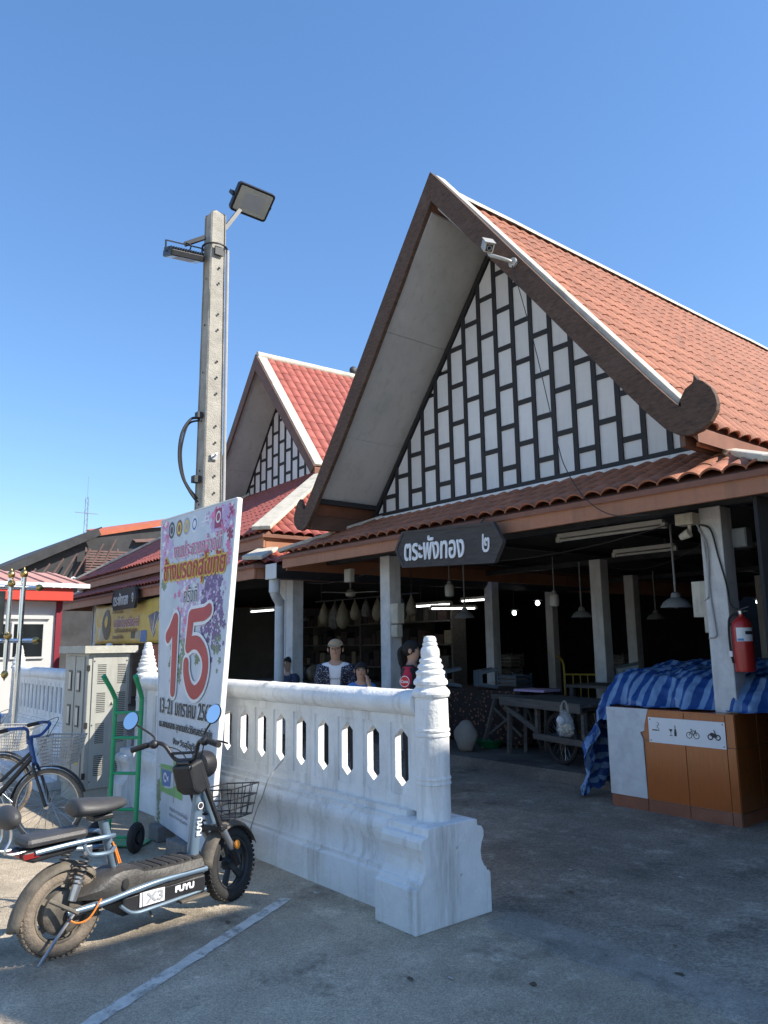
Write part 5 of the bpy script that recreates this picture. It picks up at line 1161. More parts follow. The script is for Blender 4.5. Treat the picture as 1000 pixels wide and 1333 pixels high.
for k, (pts, mt, lab) in enumerate([
    ([(-3.66, 6.835, 2.68), (-3.60, 6.832, 2.5), (-3.58, 6.832, 2.0), (-3.56, 6.832, 1.72), (-3.56, 6.832, 1.62), (-3.63, 6.84, 1.60)], 'cable_grey', 'grey conduit running down the face of the corner column'),
    ([(-3.62, 6.835, 2.66), (-3.52, 6.825, 2.60), (-3.47, 6.828, 2.35), (-3.42, 6.83, 2.1), (-3.40, 6.84, 1.9), (-3.34, 6.84, 1.85)], 'cable_black', 'black cable looping over the corner column above the extinguisher'),
    ([(-3.64, 6.83, 2.62), (-3.57, 6.826, 2.45), (-3.585, 6.828, 2.1), (-3.60, 6.83, 1.98), (-3.66, 6.88, 1.95)], 'cable_grey', 'thin grey cable from the column top to the fuse box')]):
    tag(MB().tube(spl(pts, 5), .009, 6).build('cable', mt, None), lab, 'cable')

# ---------------- lamps under the roof ----------------
def pendant(x, y, z, rr, label, lit=False):
    t = thing('pendant_lamp', label, 'lamp', (x, y, z), 0, 'bell shaped pendant lamps'); top = 2.82-z
    MB().tube([(0, 0, .12), (0, 0, top)], .012, 8).build('rod', 'lamp_dirty', t)
    MB().lathe([(rr, 0), (rr*.98, .015), (rr*.8, .06), (rr*.55, .09), (rr*.33, .105), (rr*.28, .15), (rr*.15, .165)], 22).build('shade', 'lamp_dirty', t, smooth=True)
    MB().ell((0, 0, .03), (.03, .03, .04)).build('bulb', 'lamp_white', t, smooth=True)
pendant(-4.37, 7.6, 1.93, .16, 'bell shaped pendant lamp hanging beside the corner column'); pendant(-8.44, 8.5, 1.96, .15, 'bell shaped pendant lamp hanging over the stools table'); pendant(-7.36, 10, 1.95, .16, 'bell shaped pendant lamp hanging left of the inner column'); pendant(-7.6, 12.5, 1.95, .16, 'bell shaped pendant lamp deep in the hall'); pendant(-14.2, 9.2, 2.1, .2, 'bell shaped pendant lamp left of the downpipe')
def jar(x, y, z, label):
    t = thing('jar_lamp', label, 'lamp', (x, y, z), 0, 'white jar lamps'); MB().lathe([(.03, -.10), (.065, -.085), (.07, -.03), (.07, .06), (.055, .085), (.03, .095)], 18).build('glass', 'lamp_white', t, smooth=True); MB().lathe([(.035, .096), (.035, .13), (.012, .14)], 12).tube([(0, 0, .14), (0, 0, 2.82-z)], .006, 6).build('holder', 'lamp_dirty', t)
jar(-8.25, 8, 2.36, 'white glass jar lamp above the stools table'); jar(-7.09, 9, 2.18, 'white glass jar lamp hanging left of the lit bulb')
def batten_light(p0, p1, label, lit=False, drop=True):
    p0, p1 = Vector(p0), Vector(p1); c = (p0+p1)/2; t = thing('tube_light', label, 'tube light', c, 0, 'fluorescent tube lights')
    MB().beam(p0-c+Vector((0, 0, .05)), p1-c+Vector((0, 0, .05)), .07, .05).build('fitting', 'lamp_white', t, bevel=.004)
    MB().tube([p0-c, p1-c], .017, 10).build('tube', 'tube_light' if lit else 'lamp_white', t, smooth=True)
    for q in (p0-c, p1-c): MB().cbox(q+Vector((0, 0, .01)), (.05, .05, .06)).build('end_socket', 'lamp_white', t)
    if drop:
        for q in ((p0-c)*.7, (p1-c)*.7): MB().tube([q+Vector((0, 0, .075)), q+Vector((0, 0, 2.82-c.z))], .005, 5).build('drop_rod', 'dark_steel', t)
batten_light((-5.5, 7.12, 2.74), (-4.16, 7.12, 2.74), 'unlit white tube light under the front eave of the orange roofed hall')
batten_light((-5.76, 8.6, 2.68), (-4.9, 8.6, 2.68), 'unlit tube light hanging behind the front tube light')
batten_light((-12.4, 11.0, 2.36), (-11.3, 11.0, 2.36), 'lit tube light deep in the hall above the market crowd', True); batten_light((-12.0, 12.0, 2.48), (-11.0, 12.0, 2.48), 'second lit tube light, higher and farther back in the hall', True); batten_light((-11.5, 10.6, 2.27), (-11.0, 11.4, 2.27), 'short lit tube light set at an angle to the other lit ones', True)
batten_light((-16.0, 9.0, 2.36), (-14.9, 9.0, 2.36), 'lit tube light beside the festival board inside the red roofed hall', True)
def bulb(x, y, z, label):
    t = thing('lit_bulb', label, 'light bulb', (x, y, z), 0, 'lit bulbs deep in the hall'); MB().ell((0, 0, 0), (.045, .045, .05)).build('bulb', 'bulb_light', t, smooth=True); MB().lathe([(.11, .055), (.05, .075), (.02, .09)], 14).tube([(0, 0, .09), (0, 0, 2.82-z)], .005, 5).build('shade', 'dark_steel', t)
bulb(-10.2, 12.4, 2.36, 'lit bulb hanging near the white jar lamp deep in the hall'); bulb(-11.1, 12.7, 2.2, 'lit bulb hanging under the lit tube lights'); bulb(-7.6, 16.5, 2.35, 'lit bulb seen between the inner columns'); bulb(-5.2, 16.5, 2.35, 'lit bulb behind the hanging extinguisher')
fan = thing('ceiling_fan', 'white ceiling fan hanging behind the gutter', 'fan', (-11.0, 8.2, 2.50)); MB().lathe([(.03, -.09), (.08, -.07), (.1, 0), (.05, .04), (.015, .06)], 16).tube([(0, 0, .05), (0, 0, .32)], .012, 8).build('motor', 'lamp_white', fan, smooth=True)
for k in range(3): an = k*2.094+.4; MB().beam((.08*math.cos(an), .08*math.sin(an), -.01), (.55*math.cos(an), .55*math.sin(an), -.01), .12, .008).build('blade', 'lamp_white', fan)

# ---------------- striped tarpaulin over a stall ----------------
st = thing('stall_table', 'wooden stall table hidden under the blue striped tarpaulin', 'table', (-3.9, 8.0, .13))
MB().box(-.9, .5, -.62, .9, .95, 1.0).build('top', 'old_plank', st)
for x in (-.85, .45):
    for y in (-.57, .85): MB().box(x-.04, x+.04, y-.04, y+.04, 0, .95).build('leg', 'old_plank', st)
NU, NV = 230, 150; U0, U1, V0, V1 = -1.22, 2.05, -.48, 1.9; vs = []; uvs = []
def tarp(u, v):
    n1 = noise.noise(Vector((u*2.2, v*2.2, 3))); n2 = noise.noise(Vector((u*5.5+2, v*3.0, 7))); n3 = noise.noise(Vector((u*9, v*14, 1)))
    sm = lambda t, k=.05: (t+math.sqrt(t*t+k*k))/2          # soft max(t,0)
    du, dv = sm(-u), sm(-v)
    x = -4.84+u+du; y = 7.12+v+dv
    top = 1.25+.05*n1+.10*min(1, max(0, v)/1.2)
    z = top-du*.97-dv*.92
    x -= .26*(1-math.exp(-du*2.2))+.02*n2*min(1, du*4); y -= .42*(1-math.exp(-dv*3.2))*(1 if u > 0 else 1-.3*min(1, du)) 
    if du > .08: y -= .05*math.sin(v*9+du*3)*min(1, du*1.5); x += .035*math.sin(v*13+du*4)*min(1, du*2); y += (-.22-(y-6.85)*.45)*min(1, du*.9)*.6
    if dv > .04: y += (.055*math.sin(u*13+2.5*n1+v*5)+.03*math.sin(u*31+5*n1))*min(1, dv*4); z += .03*n2
    z += .03*n2+.018*n3-.035*abs(noise.noise(Vector((u*3.1+4, v*2.3, 9))))+.03*max(0, .25-abs(noise.noise(Vector((u*1.7-v*1.2, v*1.1+u, 4)))))
    if u > .12 and dv > .05: z = max(z, .955+.01*n3)
    rg = 1-abs(noise.noise(Vector((u*5.5+v*2, v*5-u, 2))))*2.2; rg2 = 1-abs(noise.noise(Vector((u*9-v*3, v*8+u*2, 6))))*2.4; c_ = .016*max(0, rg)**2+.010*max(0, rg2)**2
    z += c_ if dv < .05 else 0; y -= c_*1.4 if dv > .02 else 0; x -= c_*1.4 if du > .1 else 0
    z = max(z, .03); return (x, y, z)
for j in range(NV+1):
    for i in range(NU+1):
        u, v = U0+(U1-U0)*i/NU, V0+(V1-V0)*j/NV; vs.append(tarp(u, v)); uvs.append((u+.03*noise.noise(Vector((u*2, v*2, 5))), v))
me = bpy.data.meshes.new('tarpaulin'); me.from_pydata(vs, [], [(j*(NU+1)+i, j*(NU+1)+i+1, (j+1)*(NU+1)+i+1, (j+1)*(NU+1)+i) for j in range(NV) for i in range(NU)])
ul = me.uv_layers.new(name='UVMap')
for l in me.loops: ul.data[l.index].uv = uvs[l.vertex_index]
for q in me.polygons: q.use_smooth = True
me.materials.append(MATS['tarp_blue']); o = bpy.data.objects.new('tarpaulin', me); COL.objects.link(o); tag(o, 'blue striped tarpaulin draped over a stall behind the tiled wall', 'tarpaulin')

# ---------------- cart, bag, table, stools ----------------
kt = thing('hand_cart', 'old wooden hand cart with plank deck and spoked wheels inside the hall', 'cart', (-6.2, 7.95, .13), R(-14))
for i in range(5): MB().box(-.80, .80, -.38+i*.155, -.38+i*.155+.15, .70, .745).build('plank', 'old_plank', kt, bevel=.004)
for x in (-.55, .05, .55): MB().box(x-.03, x+.03, -.38, .40, .64, .699).build('bearer', 'old_plank', kt)
MB().box(-.82, .82, -.42, -.382, .64, .75).build('side_rail', 'old_plank', kt, bevel=.004)
for i in range(3): MB().box(-.1, .85, -.36+i*.16, -.36+i*.16+.15, .30, .33).build('shelf_plank', 'old_plank', kt)
MB().box(-.14, .85, -.39, -.362, .27, .34).build('shelf_rail', 'old_plank', kt)
for x in (-.10, .78): MB().box(x-.025, x+.025, -.36, -.31, .34, .639).build('stanchion', 'old_plank', kt)
MB().beam((-.8, -.34, .62), (-.1, -.34, .36), .04, .06).build('brace', 'old_plank', kt)
wheel(kt, (.25, -.25, .31), .31, .024, 'black_rubber', 'alloy_dark', 'wire', .02, tread=False); wheel(kt, (.25, .30, .31), .31, .024, 'black_rubber', 'alloy_dark', 'wire', .02, tread=False)
MB().tube([(.25, -.32, .31), (.25, .36, .31)], .014, 8).build('axle', 'dark_steel', kt)
for x in (-.75,):
    for y in (-.3, .3): MB().beam((x, y, .64), (x-.05, y, 0), .05, .05).build('prop_leg', 'old_plank', kt)
ts = thing('trestle', 'rough wooden trestle standing between the cart and the cloth covered table', 'trestle', (-7.35, 8.25, .13), R(10))
MB().beam((-.3, 0, .70), (.3, 0, .70), .06, .06).build('top_bar', 'old_plank', ts)
for s_ in (-1, 1):
    for q in (-1, 1): MB().beam((s_*.24, 0, .69), (s_*.24+.10*s_, q*.22, 0), .045, .045).build('leg', 'old_plank', ts)
    MB().beam((s_*.26, -.16, .2), (-s_*.2, -.10, .55), .03, .03).build('brace', 'old_plank', ts)
bg_ = thing('shopping_bag', 'clear plastic bag of garlic hanging from the cart deck', 'bag', (-5.76, 7.40, .50))
g = MB(); prof = [(.055, 0), (.105, .03), (.12, .09), (.105, .17), (.075, .25), (.045, .30)]; g.lathe(prof, 18); 
for i, q in enumerate(g.v): g.v[i] = Vector((q.x, q.y*.7, q.z))+.012*Vector((noise.noise(q*14), noise.noise(q*14+Vector((5, 0, 0))), 0))
g.build('film', 'bag_film', bg_, smooth=True)
for s_ in (-1, 1): MB().tube(spl([(s_*.05, 0, .27), (s_*.045, 0, .33), (s_*.02, 0, .385), (0, 0, .40)], 4), [.022]*6+[.012]*7, 8).build('handle', 'sack_white', bg_, smooth=True)
for k in range(24): 
    an, rr = random.random()*6.28, math.sqrt(random.random())*.085; MB().ell((rr*math.cos(an), rr*.65*math.sin(an), .035+random.random()*.10), (.024, .024, .021), 8, 6).build('garlic_bulb', 'garlic', bg_, smooth=True)
MB().ell((-.05, -.03, .18), (.05, .03, .05), 10, 7).build('paper', 'print_white', bg_, smooth=True)
tb = thing('table', 'table covered to the floor with dark brown patterned cloth', 'table', (-8.0, 8.75, .13))
MB().box(-.95, .75, -.45, .45, .72, .76).build('top', 'old_plank', tb)
g = MB(); N = 90; per = []
for i in range(N):
    t = i/N*4; k = int(t); f_ = t-k; c_ = [(-.97, -.47), (.77, -.47), (.77, .47), (-.97, .47)]; a_, b_ = c_[k], c_[(k+1) % 4]; per.append(Vector((a_[0]+(b_[0]-a_[0])*f_, a_[1]+(b_[1]-a_[1])*f_, 0)))
for L_, (z, o_) in enumerate(((.772, .0), (.74, .01), (.4, .03), (.06, .05))):
    for i, q in enumerate(per): n = Vector((q.x+.1, q.y, 0)).normalized(); g.v.append(q+n*(o_+o_*.9*math.sin(i*1.9)+.01*noise.noise(Vector((i*.3, z*3, 0))))+Vector((0, 0, z)))
for L_ in range(3):
    for i in range(N): g.f.append((L_*N+i, L_*N+(i+1) % N, (L_+1)*N+(i+1) % N, (L_+1)*N+i))
g.f.append(tuple(range(N))); g.build('cloth', 'cloth_brown', tb, smooth=True)
for x in (-.85, .65):
    for y in (-.38, .38): MB().box(x-.03, x+.03, y-.03, y+.03, 0, .72).build('leg', 'old_plank', tb)
def stool(loc, rot, mat, label, grp='plastic stools'):
    t = thing('plastic_stool', label, 'stool', loc, 0, grp); t.rotation_euler = rot
    h, a_, b_ = .30, .115, .155
    MB().box(-a_, a_, -a_, a_, h-.02, h).build('seat', mat, t, bevel=.008)
    for i in range(4):
        an = R(90*i); m = Matrix.Rotation(an, 4, 'Z'); g = MB()
        q = [(-a_, -a_, h-.021), (a_, -a_, h-.021), (b_, -b_, 0), (-b_, -b_, 0)]
        # side frame: two legs with a top apron
        g.prism([(-a_, -a_, h-.021), (a_, -a_, h-.021), (a_+.008, -a_-.008, h-.075), (-a_-.008, -a_-.008, h-.075)], (0, .012, 0))
        g.prism([(-a_-.008, -a_-.008, h-.0752), (-a_+.055, -a_-.008, h-.0752), (-b_+.045, -b_, 0), (-b_, -b_, 0)], (0, .012, 0)); g.prism([(a_-.055, -a_-.008, h-.0752), (a_+.008, -a_-.008, h-.0752), (b_, -b_, 0), (b_-.045, -b_, 0)], (0, .012, 0))
        g.xf(m).build('side_frame', mat, t)
    return t
stool((-8.62, 8.55, 1.06), (R(90), 0, R(-39)), 'plastic_stool', 'dark blue plastic stool lying on its side nearest the middle front column')
stool((-7.95, 8.60, 1.06), (R(90), 0, R(-30)), 'plastic_stool', 'dark blue plastic stool lying on its side beside another on the cloth covered table')
pt = thing('market_table', 'low wooden market table behind the cart with an upturned stool', 'table', (-6.4, 9.6, .13))
MB().box(-.7, .7, -.45, .45, .80, .84).build('top', 'old_plank', pt)
for x in (-.62, .62):
    for y in (-.38, .38): MB().box(x-.03, x+.03, y-.03, y+.03, 0, .80).build('leg', 'old_plank', pt)
stool((-6.05, 9.45, 1.13), (R(94), R(6), R(-60)), 'stool_grey', 'grey plastic stool tipped over on the market table behind the cart')
MB().box(-.62, .45, -.3, .2, 0, .03).build('folded_cloth', 'lilac_print', None, loc=(-7.05, 8.55, .905)); tag(bpy.data.objects['folded_cloth'], 'folded lilac printed cloth on the edge of the cloth covered table', 'cloth'); bpy.data.objects['folded_cloth'].scale = (.5, .7, 1)
yf = thing('frame_trolley', 'yellow steel trolley handle frame standing behind the tables', 'trolley', (-7.75, 10.4, .13), R(20))
for s_ in (-1, 1): MB().tube(spl([(s_*.26, 0, 0), (s_*.26, 0, .9), (s_*.27, -.02, 1.12), (s_*.32, -.12, 1.22)], 5), .018, 8).build('upright', 'yellow_steel', yf, smooth=True)
for z in (.3, .92): MB().tube([(-.26, 0, z), (.26, 0, z)], .014, 8).build('cross_bar', 'yellow_steel', yf)
for x in (-.12, .0, .12): MB().tube([(x, 0, .3), (x, 0, .92)], .010, 6).build('rod', 'yellow_steel', yf)
MB().box(-.28, .28, .0, .25, .0, .02).build('toe_plate', 'yellow_steel', yf)
bs = thing('basin', 'green plastic basin on the hall floor below the patterned cloth', 'basin', (-7.66, 8.12, .13)); MB().lathe([(.13, 0), (.15, .01), (.19, .10), (.2, .105), (.19, .112), (.18, .10), (.14, .02)], 24).build('bowl', 'basin_green', bs, smooth=True)
g = MB(); g.ell((0, 0, .19), (.17, .13, .22), 16, 12)
for i, q in enumerate(g.v): g.v[i] = Vector((q.x+.03*noise.noise(q*7), q.y+.03*noise.noise(q*7+Vector((3, 0, 0))), max(0, q.z+.02*noise.noise(q*9))))
tag(g.build('sack', 'sack_white', None, smooth=True, loc=(-7.62, 7.62, .135)), 'white sack slumped at the hall edge behind the spire post', 'sack')
# goods on the left
gt = thing('market_table', 'long low market table of goods behind the wall rail', 'table', (-11.6, 7.7, .13), R(-3))
MB().box(-1.6, 1.6, -.45, .45, .78, .82).build('top', 'old_plank', gt)
for x in (-1.5, 1.5):
    for y in (-.38, .38): MB().box(x-.03, x+.03, y-.03, y+.03, 0, .78).build('leg', 'old_plank', gt)
for k in range(11):
    g = MB(); s_ = random.uniform(.10, .17); g.ell((0, 0, s_*.85), (s_, s_*.9, s_), 12, 9)
    for i, q in enumerate(g.v): g.v[i] = Vector((q.x, q.y, max(0, q.z)))+.03*Vector((noise.noise(q*8+Vector((k, 0, 0))), noise.noise(q*8+Vector((0, k, 0))), 0))
    tag(g.build('goods_bag', ('bag_tan', 'goods_mix', 'sack_white')[k % 3], None, smooth=True, loc=(-12.9+k*.26, 7.72-.02*k+random.uniform(-.2, .2), .955)), 'rounded bag of produce on the long low market table', 'bag', 'produce bags on the market table')
rk = thing('hanging_rail', 'steel rail under the roof carrying a row of hanging bags', 'rail', (-10.8, 8.6, 2.42)); MB().tube([(-1.9, 0, 0), (1.2, 0, 0)], .014, 8).build('bar', 'dark_steel', rk)
for x in (-1.7, 1.0): MB().tube([(x, 0, 0), (x, 0, .4)], .006, 6).build('hanger', 'dark_steel', rk)
for k in range(9):
    g = MB(); s_ = random.uniform(.8, 1.25); g.lathe([(.03, -.44), (.10, -.40), (.13, -.30), (.10, -.18), (.05, -.08), (.012, -.03), (.01, 0)], 12); g.v = [Vector((q.x*s_, q.y*.7*s_, q.z*s_))+.02*Vector((noise.noise(q*9+Vector((k, 0, 0))), 0, 0)) for q in g.v]
    tag(g.build('hanging_bag', ('bag_tan', 'goods_mix', 'bag_tan')[k % 3], None, smooth=True, loc=(-12.4+k*.33+random.uniform(-.06, .06), 8.6, 2.41)), 'bulging tan bag hanging from the steel rail', 'bag', 'bags hanging in a row from the rail')
for k, (x, y, n_) in enumerate(((-13.2, 11.5, 5), (-16.6, 12.0, 5))):
    sh = thing('goods_shelf', ('dark shelf crowded with packets behind the hanging bags', 'dark shelf crowded with packets at the back of the red roofed hall')[k], 'shelf', (x, y, .13))
    for z in (.4, .9, 1.4, 1.9): MB().box(-1.6, 1.6, -.2, .2, z, z+.03).build('shelf_board', 'old_plank', sh)
    for xx in (-1.58, 0, 1.58): MB().box(xx-.025, xx+.025, -.2, .2, 0, 2.2).build('upright', 'old_plank', sh) if xx else None
    for z in (.43, .93, 1.43, 1.93):
        xx = -1.5
        while xx < 1.4:
            w_ = random.uniform(.12, .3); h_ = random.uniform(.15, .4); tag(MB().box(0, w_, -.15, .12, 0, h_).build('packet', random.choice(('goods_mix', 'cloth_goods', 'cloth_goods', 'interior_dark', 'bag_tan')), None, bevel=.01, loc=(x+xx, y, .131+z)), ('packet standing on the shelf behind the hanging bags', 'packet standing on the shelf at the back of the red roofed hall')[k], 'packet', ('packets on the shelf behind the hanging bags', 'packets on the shelf at the back of the red roofed hall')[k]); xx += w_+.03

# stacked crates and sacks deeper in the hall
for k, (x, y, n_, mt) in enumerate(((-9.3, 10.6, 3, 'plastic_stool'), (-8.7, 10.9, 2, 'cloth_goods'), (-9.0, 13.2, 4, 'goods_mix'), (-6.2, 12.2, 3, 'goods_mix'), (-5.3, 11.6, 4, 'plastic_stool'), (-4.5, 12.4, 3, 'bag_tan'), (-11.6, 13.0, 4, 'goods_mix'), (-5.0, 9.9, 2, 'cloth_goods'), (-10.4, 9.3, 2, 'bag_tan'))):
    for q in range(n_):
        t = thing('crate', 'slatted plastic market crate in a stack, '+('on the floor', 'second from the floor', 'third from the floor', 'topmost of a tall stack')[q], 'crate', (x+random.uniform(-.03, .03), y+random.uniform(-.03, .03), .131+q*.302), R(random.uniform(-12, 12)), 'stacked crates in the hall')
        MB().box(-.26, .26, -.18, .18, 0, .02).build('base', mt, t)
        for z in (.05, .13, .21):
            for s_ in (-1, 1): MB().box(-.26, .26, s_*.18-.008, s_*.18+.008, z, z+.055).build('side_slat', mt, t); MB().box(s_*.26-.008, s_*.26+.008, -.17, .17, z, z+.055).build('end_slat', mt, t)
        for s_ in (-1, 1):
            for u in (-1, 1): MB().box(s_*.25-.012, s_*.25+.012, u*.17-.012, u*.17+.012, .02, .30).build('corner_post', mt, t)
        MB().box(-.22, .22, -.15, .15, .021, .20).build('contents', random.choice(('goods_mix', 'bag_tan', 'sack_white')), t, bevel=.03)
# slack cables under the eave
for k, (p0, p1, sag) in enumerate((((-7.9, 7.05, 2.72), (-4.0, 7.05, 2.75), .16), ((-3.5, 7.2, 2.7), (-6.8, 10.0, 2.7), .2), ((-3.3, 7.1, 2.45), (-2.9, 12.0, 2.5), .12), ((-10.6, 7.0, 2.6), (-8.5, 7.0, 2.72), .1))):
    p0, p1 = Vector(p0), Vector(p1); tag(MB().tube([p0.lerp(p1, i/16)-Vector((0, 0, sag*4*(i/16)*(1-i/16))) for i in range(17)], .006, 5).build('slack_cable', 'cable_black', None), ('slack black cable behind the front tube light', 'slack black cable running back into the hall to the inner column', 'slack black cable running back from the corner column', 'slack black cable between the downpipe column and the middle column')[k], 'cable')

# ---------------- people ----------------
def skin(verts, edges, rad, root=0, sub=2):
    me = bpy.data.meshes.new('figure'); me.from_pydata([tuple(v) for v in verts], edges, []); ob = bpy.data.objects.new('figure', me); COL.objects.link(ob)
    ob.modifiers.new('skin', 'SKIN'); 
    for i, r_ in enumerate(rad): me.skin_vertices[0].data[i].radius = r_ if isinstance(r_, tuple) else (r_, r_); me.skin_vertices[0].data[i].use_root = (i == root)
    s_ = ob.modifiers.new('sub', 'SUBSURF'); s_.levels = sub; s_.render_levels = sub
    dg = bpy.context.evaluated_depsgraph_get(); dg.update(); out = bpy.data.meshes.new_from_object(ob.evaluated_get(dg)); bpy.data.objects.remove(ob); bpy.data.meshes.remove(me)
    for q in out.polygons: q.use_smooth = True
    return out
def put(me, name, mat, parent, keep=None):
    if keep:
        bm = bmesh.new(); bm.from_mesh(me); bmesh.ops.delete(bm, geom=[f for f in bm.faces if not keep(f.calc_center_median())], context='FACES'); bm.to_mesh(me); bm.free()
    me.materials.clear(); me.materials.append(MATS[mat]); o = bpy.data.objects.new(name, me); COL.objects.link(o); o.parent = parent; return o
def person(label, loc, rz, h, arms, top, coat=None, legs='trouser_dark', hair='short', cap=False, seated=False, headturn=0):
    t = thing('person', label, 'person', loc, rz); k = h
    hip = .30 if seated else .515
    dz = hip-.515
    V = [(0, 0, .53+dz), (0, .005, .62+dz), (0, 0, .73+dz), (0, .005, .815+dz), (0, -.004, .855+dz), (0, -.012, .885+dz), (0, -.012, .935+dz), (0, -.006, .972+dz)]
    Rr = [(.085, .065), (.072, .058), (.088, .062), (.05, .04), (.030, .030), (.040, .046), (.050, .058), (.036, .042)]
    E_ = [(0, 1), (1, 2), (2, 3), (3, 4), (4, 5), (5, 6), (6, 7)]
    aj = []
    for s_, (el, wr, ha) in zip((-1, 1), arms):
        b = len(V); V += [(s_*.105, 0, .795+dz), tuple(el), tuple(wr), tuple(ha)]; Rr += [.036, .026, .018, (.020, .013)]; E_ += [(3, b), (b, b+1), (b+1, b+2), (b+2, b+3)]; aj.append(b)
        d = (Vector(ha)-Vector(wr)).normalized(); sd_ = d.orthogonal().normalized()
        for q, ln in ((-.012, .030), (-.004, .036), (.004, .034), (.012, .027)):
            c = len(V); V += [tuple(Vector(ha)+sd_*q+d*ln*.5), tuple(Vector(ha)+sd_*q*1.2+d*ln+d.cross(sd_)*.008)]; Rr += [.0055, .0045]; E_ += [(b+3, c), (c, c+1)]
        c = len(V); V += [tuple(Vector(wr).lerp(Vector(ha), .5)+sd_*.020), tuple(Vector(wr).lerp(Vector(ha), .9)+sd_*.032)]; Rr += [.006, .005]; E_ += [(b+2, c), (c, c+1)]
    lj = []
    for s_ in (-1, 1):
        b = len(V)
        if seated: V += [(s_*.05, -.02, .50+dz), (s_*.065, -.24, .29), (s_*.065, -.22, .045), (s_*.07, -.30, .02)]
        else: V += [(s_*.05, 0, .48), (s_*.055, -.005, .28), (s_*.055, .012, .05), (s_*.06, -.07, .02)]
        Rr += [.062, .042, .026, .022]; E_ += [(0, b), (b, b+1), (b+1, b+2), (b+2, b+3)]; lj.append(b)
    V = [Vector(v)*k for v in V]; Rk = [tuple(x*k for x in r_) if isinstance(r_, tuple) else r_*k for r_ in Rr]
    put(skin(V, E_, Rk), 'body', 'skin', t)
    def sub(idx, edges, grow, scale=1.0):
        mp = {q: i for i, q in enumerate(idx)}; return skin([V[i] for i in idx], [(mp[a_], mp[b_]) for a_, b_ in edges], [tuple(x*scale+grow*k for x in (Rk[i] if isinstance(Rk[i], tuple) else (Rk[i], Rk[i]))) for i in idx])
    a0_, a1_ = aj
    slv = [0, 1, 2, 3, a0_, a0_+1, a1_, a1_+1]; se = [(0, 1), (1, 2), (2, 3), (3, a0_), (a0_, a0_+1), (3, a1_), (a1_, a1_+1)]
    zs_ = (.835+dz)*k
    put(sub(slv, se, .006), 'shirt', top, t, lambda c: c.z < zs_)
    if coat:
        lo = slv+[a0_+2, a1_+2]; le = se+[(a0_+1, a0_+2), (a1_+1, a1_+2)]
        op = .040*k
        put(sub(lo, le, .016), 'jacket', coat[0], t, (lambda c: c.z < zs_ and not (c.y < -.02*k and abs(c.x) < op)) if coat[1] else (lambda c: c.z < zs_))
    b0_, b1_ = lj
    put(sub([0, b0_, b0_+1, b0_+2, b1_, b1_+1, b1_+2], [(0, b0_), (b0_, b0_+1), (b0_+1, b0_+2), (0, b1_), (b1_, b1_+1), (b1_+1, b1_+2)], .008), 'trousers', legs, t)
    for b in lj: put(sub([b+2, b+3], [(b+2, b+3)], .010), 'shoe', 'black_rubber', t)
    hc = Vector((0, -.010, .935+dz))*k
    g = MB(); g.ell(hc+Vector((0, .010, .012))*k, (.057*k, .064*k, .060*k), 20, 14)
    face = lambda c: (c.z-hc.z)/k > .030-(.62 if hair == 'short' else 1.0)*((c.y-hc.y)/k+.055)
    me = g.mesh('hair', 'hair', True); put(me, 'hair', 'hair', t, face if not cap else (lambda c: c.y > hc.y+.012*k and c.z > hc.z-.05*k))
    if hair == 'tail': MB().tube(spl([hc+Vector((0, .065, .02))*k, hc+Vector((0, .095, -.01))*k, hc+Vector((0, .085, -.09))*k, hc+Vector((0, .075, -.14))*k], 4), [.018*k]*9+[.012*k]*4, 8).build('pony_tail', 'hair', t, smooth=True)
    for s_ in (-1, 1):
        MB().ell(hc+Vector((s_*.020, -.051, .004))*k, (.008*k, .004*k, .0045*k), 8, 6).build('eye', 'print_black', t); MB().ell(hc+Vector((s_*.056, .006, -.004))*k, (.007*k, .013*k, .018*k), 8, 6).build('ear', 'skin', t, smooth=True)
        MB().ell(hc+Vector((s_*.020, -.053, .018))*k, (.013*k, .003*k, .0025*k), 8, 5).build('eyebrow', 'hair', t)
    MB().ell(hc+Vector((0, -.062, -.012))*k, (.008*k, .011*k, .013*k), 8, 6).build('nose', 'skin', t, smooth=True); MB().ell(hc+Vector((0, -.052, -.032))*k, (.015*k, .005*k, .0035*k), 8, 5).build('mouth', 'lip', t)
    if cap:
        g = MB(); g.ell(hc+Vector((0, .006, .028))*k, (.0585*k, .066*k, .050*k), 20, 14); me = g.mesh('cap', 'cap_tan', True); put(me, 'cap', 'cap_tan', t, lambda c: c.z > hc.z+.030*k)
        g = MB(); n = 12; g.v = [hc+Vector((.054*math.cos(math.pi*i/n), -.035-.085*math.sin(math.pi*i/n), .034-.016*math.sin(math.pi*i/n)))*k for i in range(n+1)]; g.f = [tuple(range(n+1))]; o = g.build('cap_brim', 'cap_tan', t); o.modifiers.new('th', 'SOLIDIFY').thickness = .006
    return t
dn = [((-.13, .01, .63), (-.125, -.04, .50), (-.125, -.06, .455)), ((.13, .01, .63), (.125, -.04, .50), (.125, -.06, .455))]
wm = person('standing person in tan cap, white T-shirt and open patterned navy jacket behind the wall rail', (-7.73, 5.53, .005), R(50), 1.63, dn, 'tee_white', ('jacket_pattern', True), cap=True, hair='short')
text('good', (0, -.118, 1.175), (1, 0, 0), (0, 0, 1), .16, 'print_black', wm, height=.035)
ch_arm = [((-.10, -.05, .68), (-.10, -.10, .58), (-.09, -.13, .55)), ((.115, -.06, .68), (.075, -.115, .80), (.055, -.085, .875))]
chd = person('dark haired child in blue and yellow T-shirt resting a cheek on one hand', (-7.14, 5.47, .005), R(50), 1.37, ch_arm, 'tee_blue', hair='short')
MB().ell((0, -.075, .93), (.075, .03, .085), 12, 8).build('shirt_print', 'tee_yellow', chd, smooth=True)
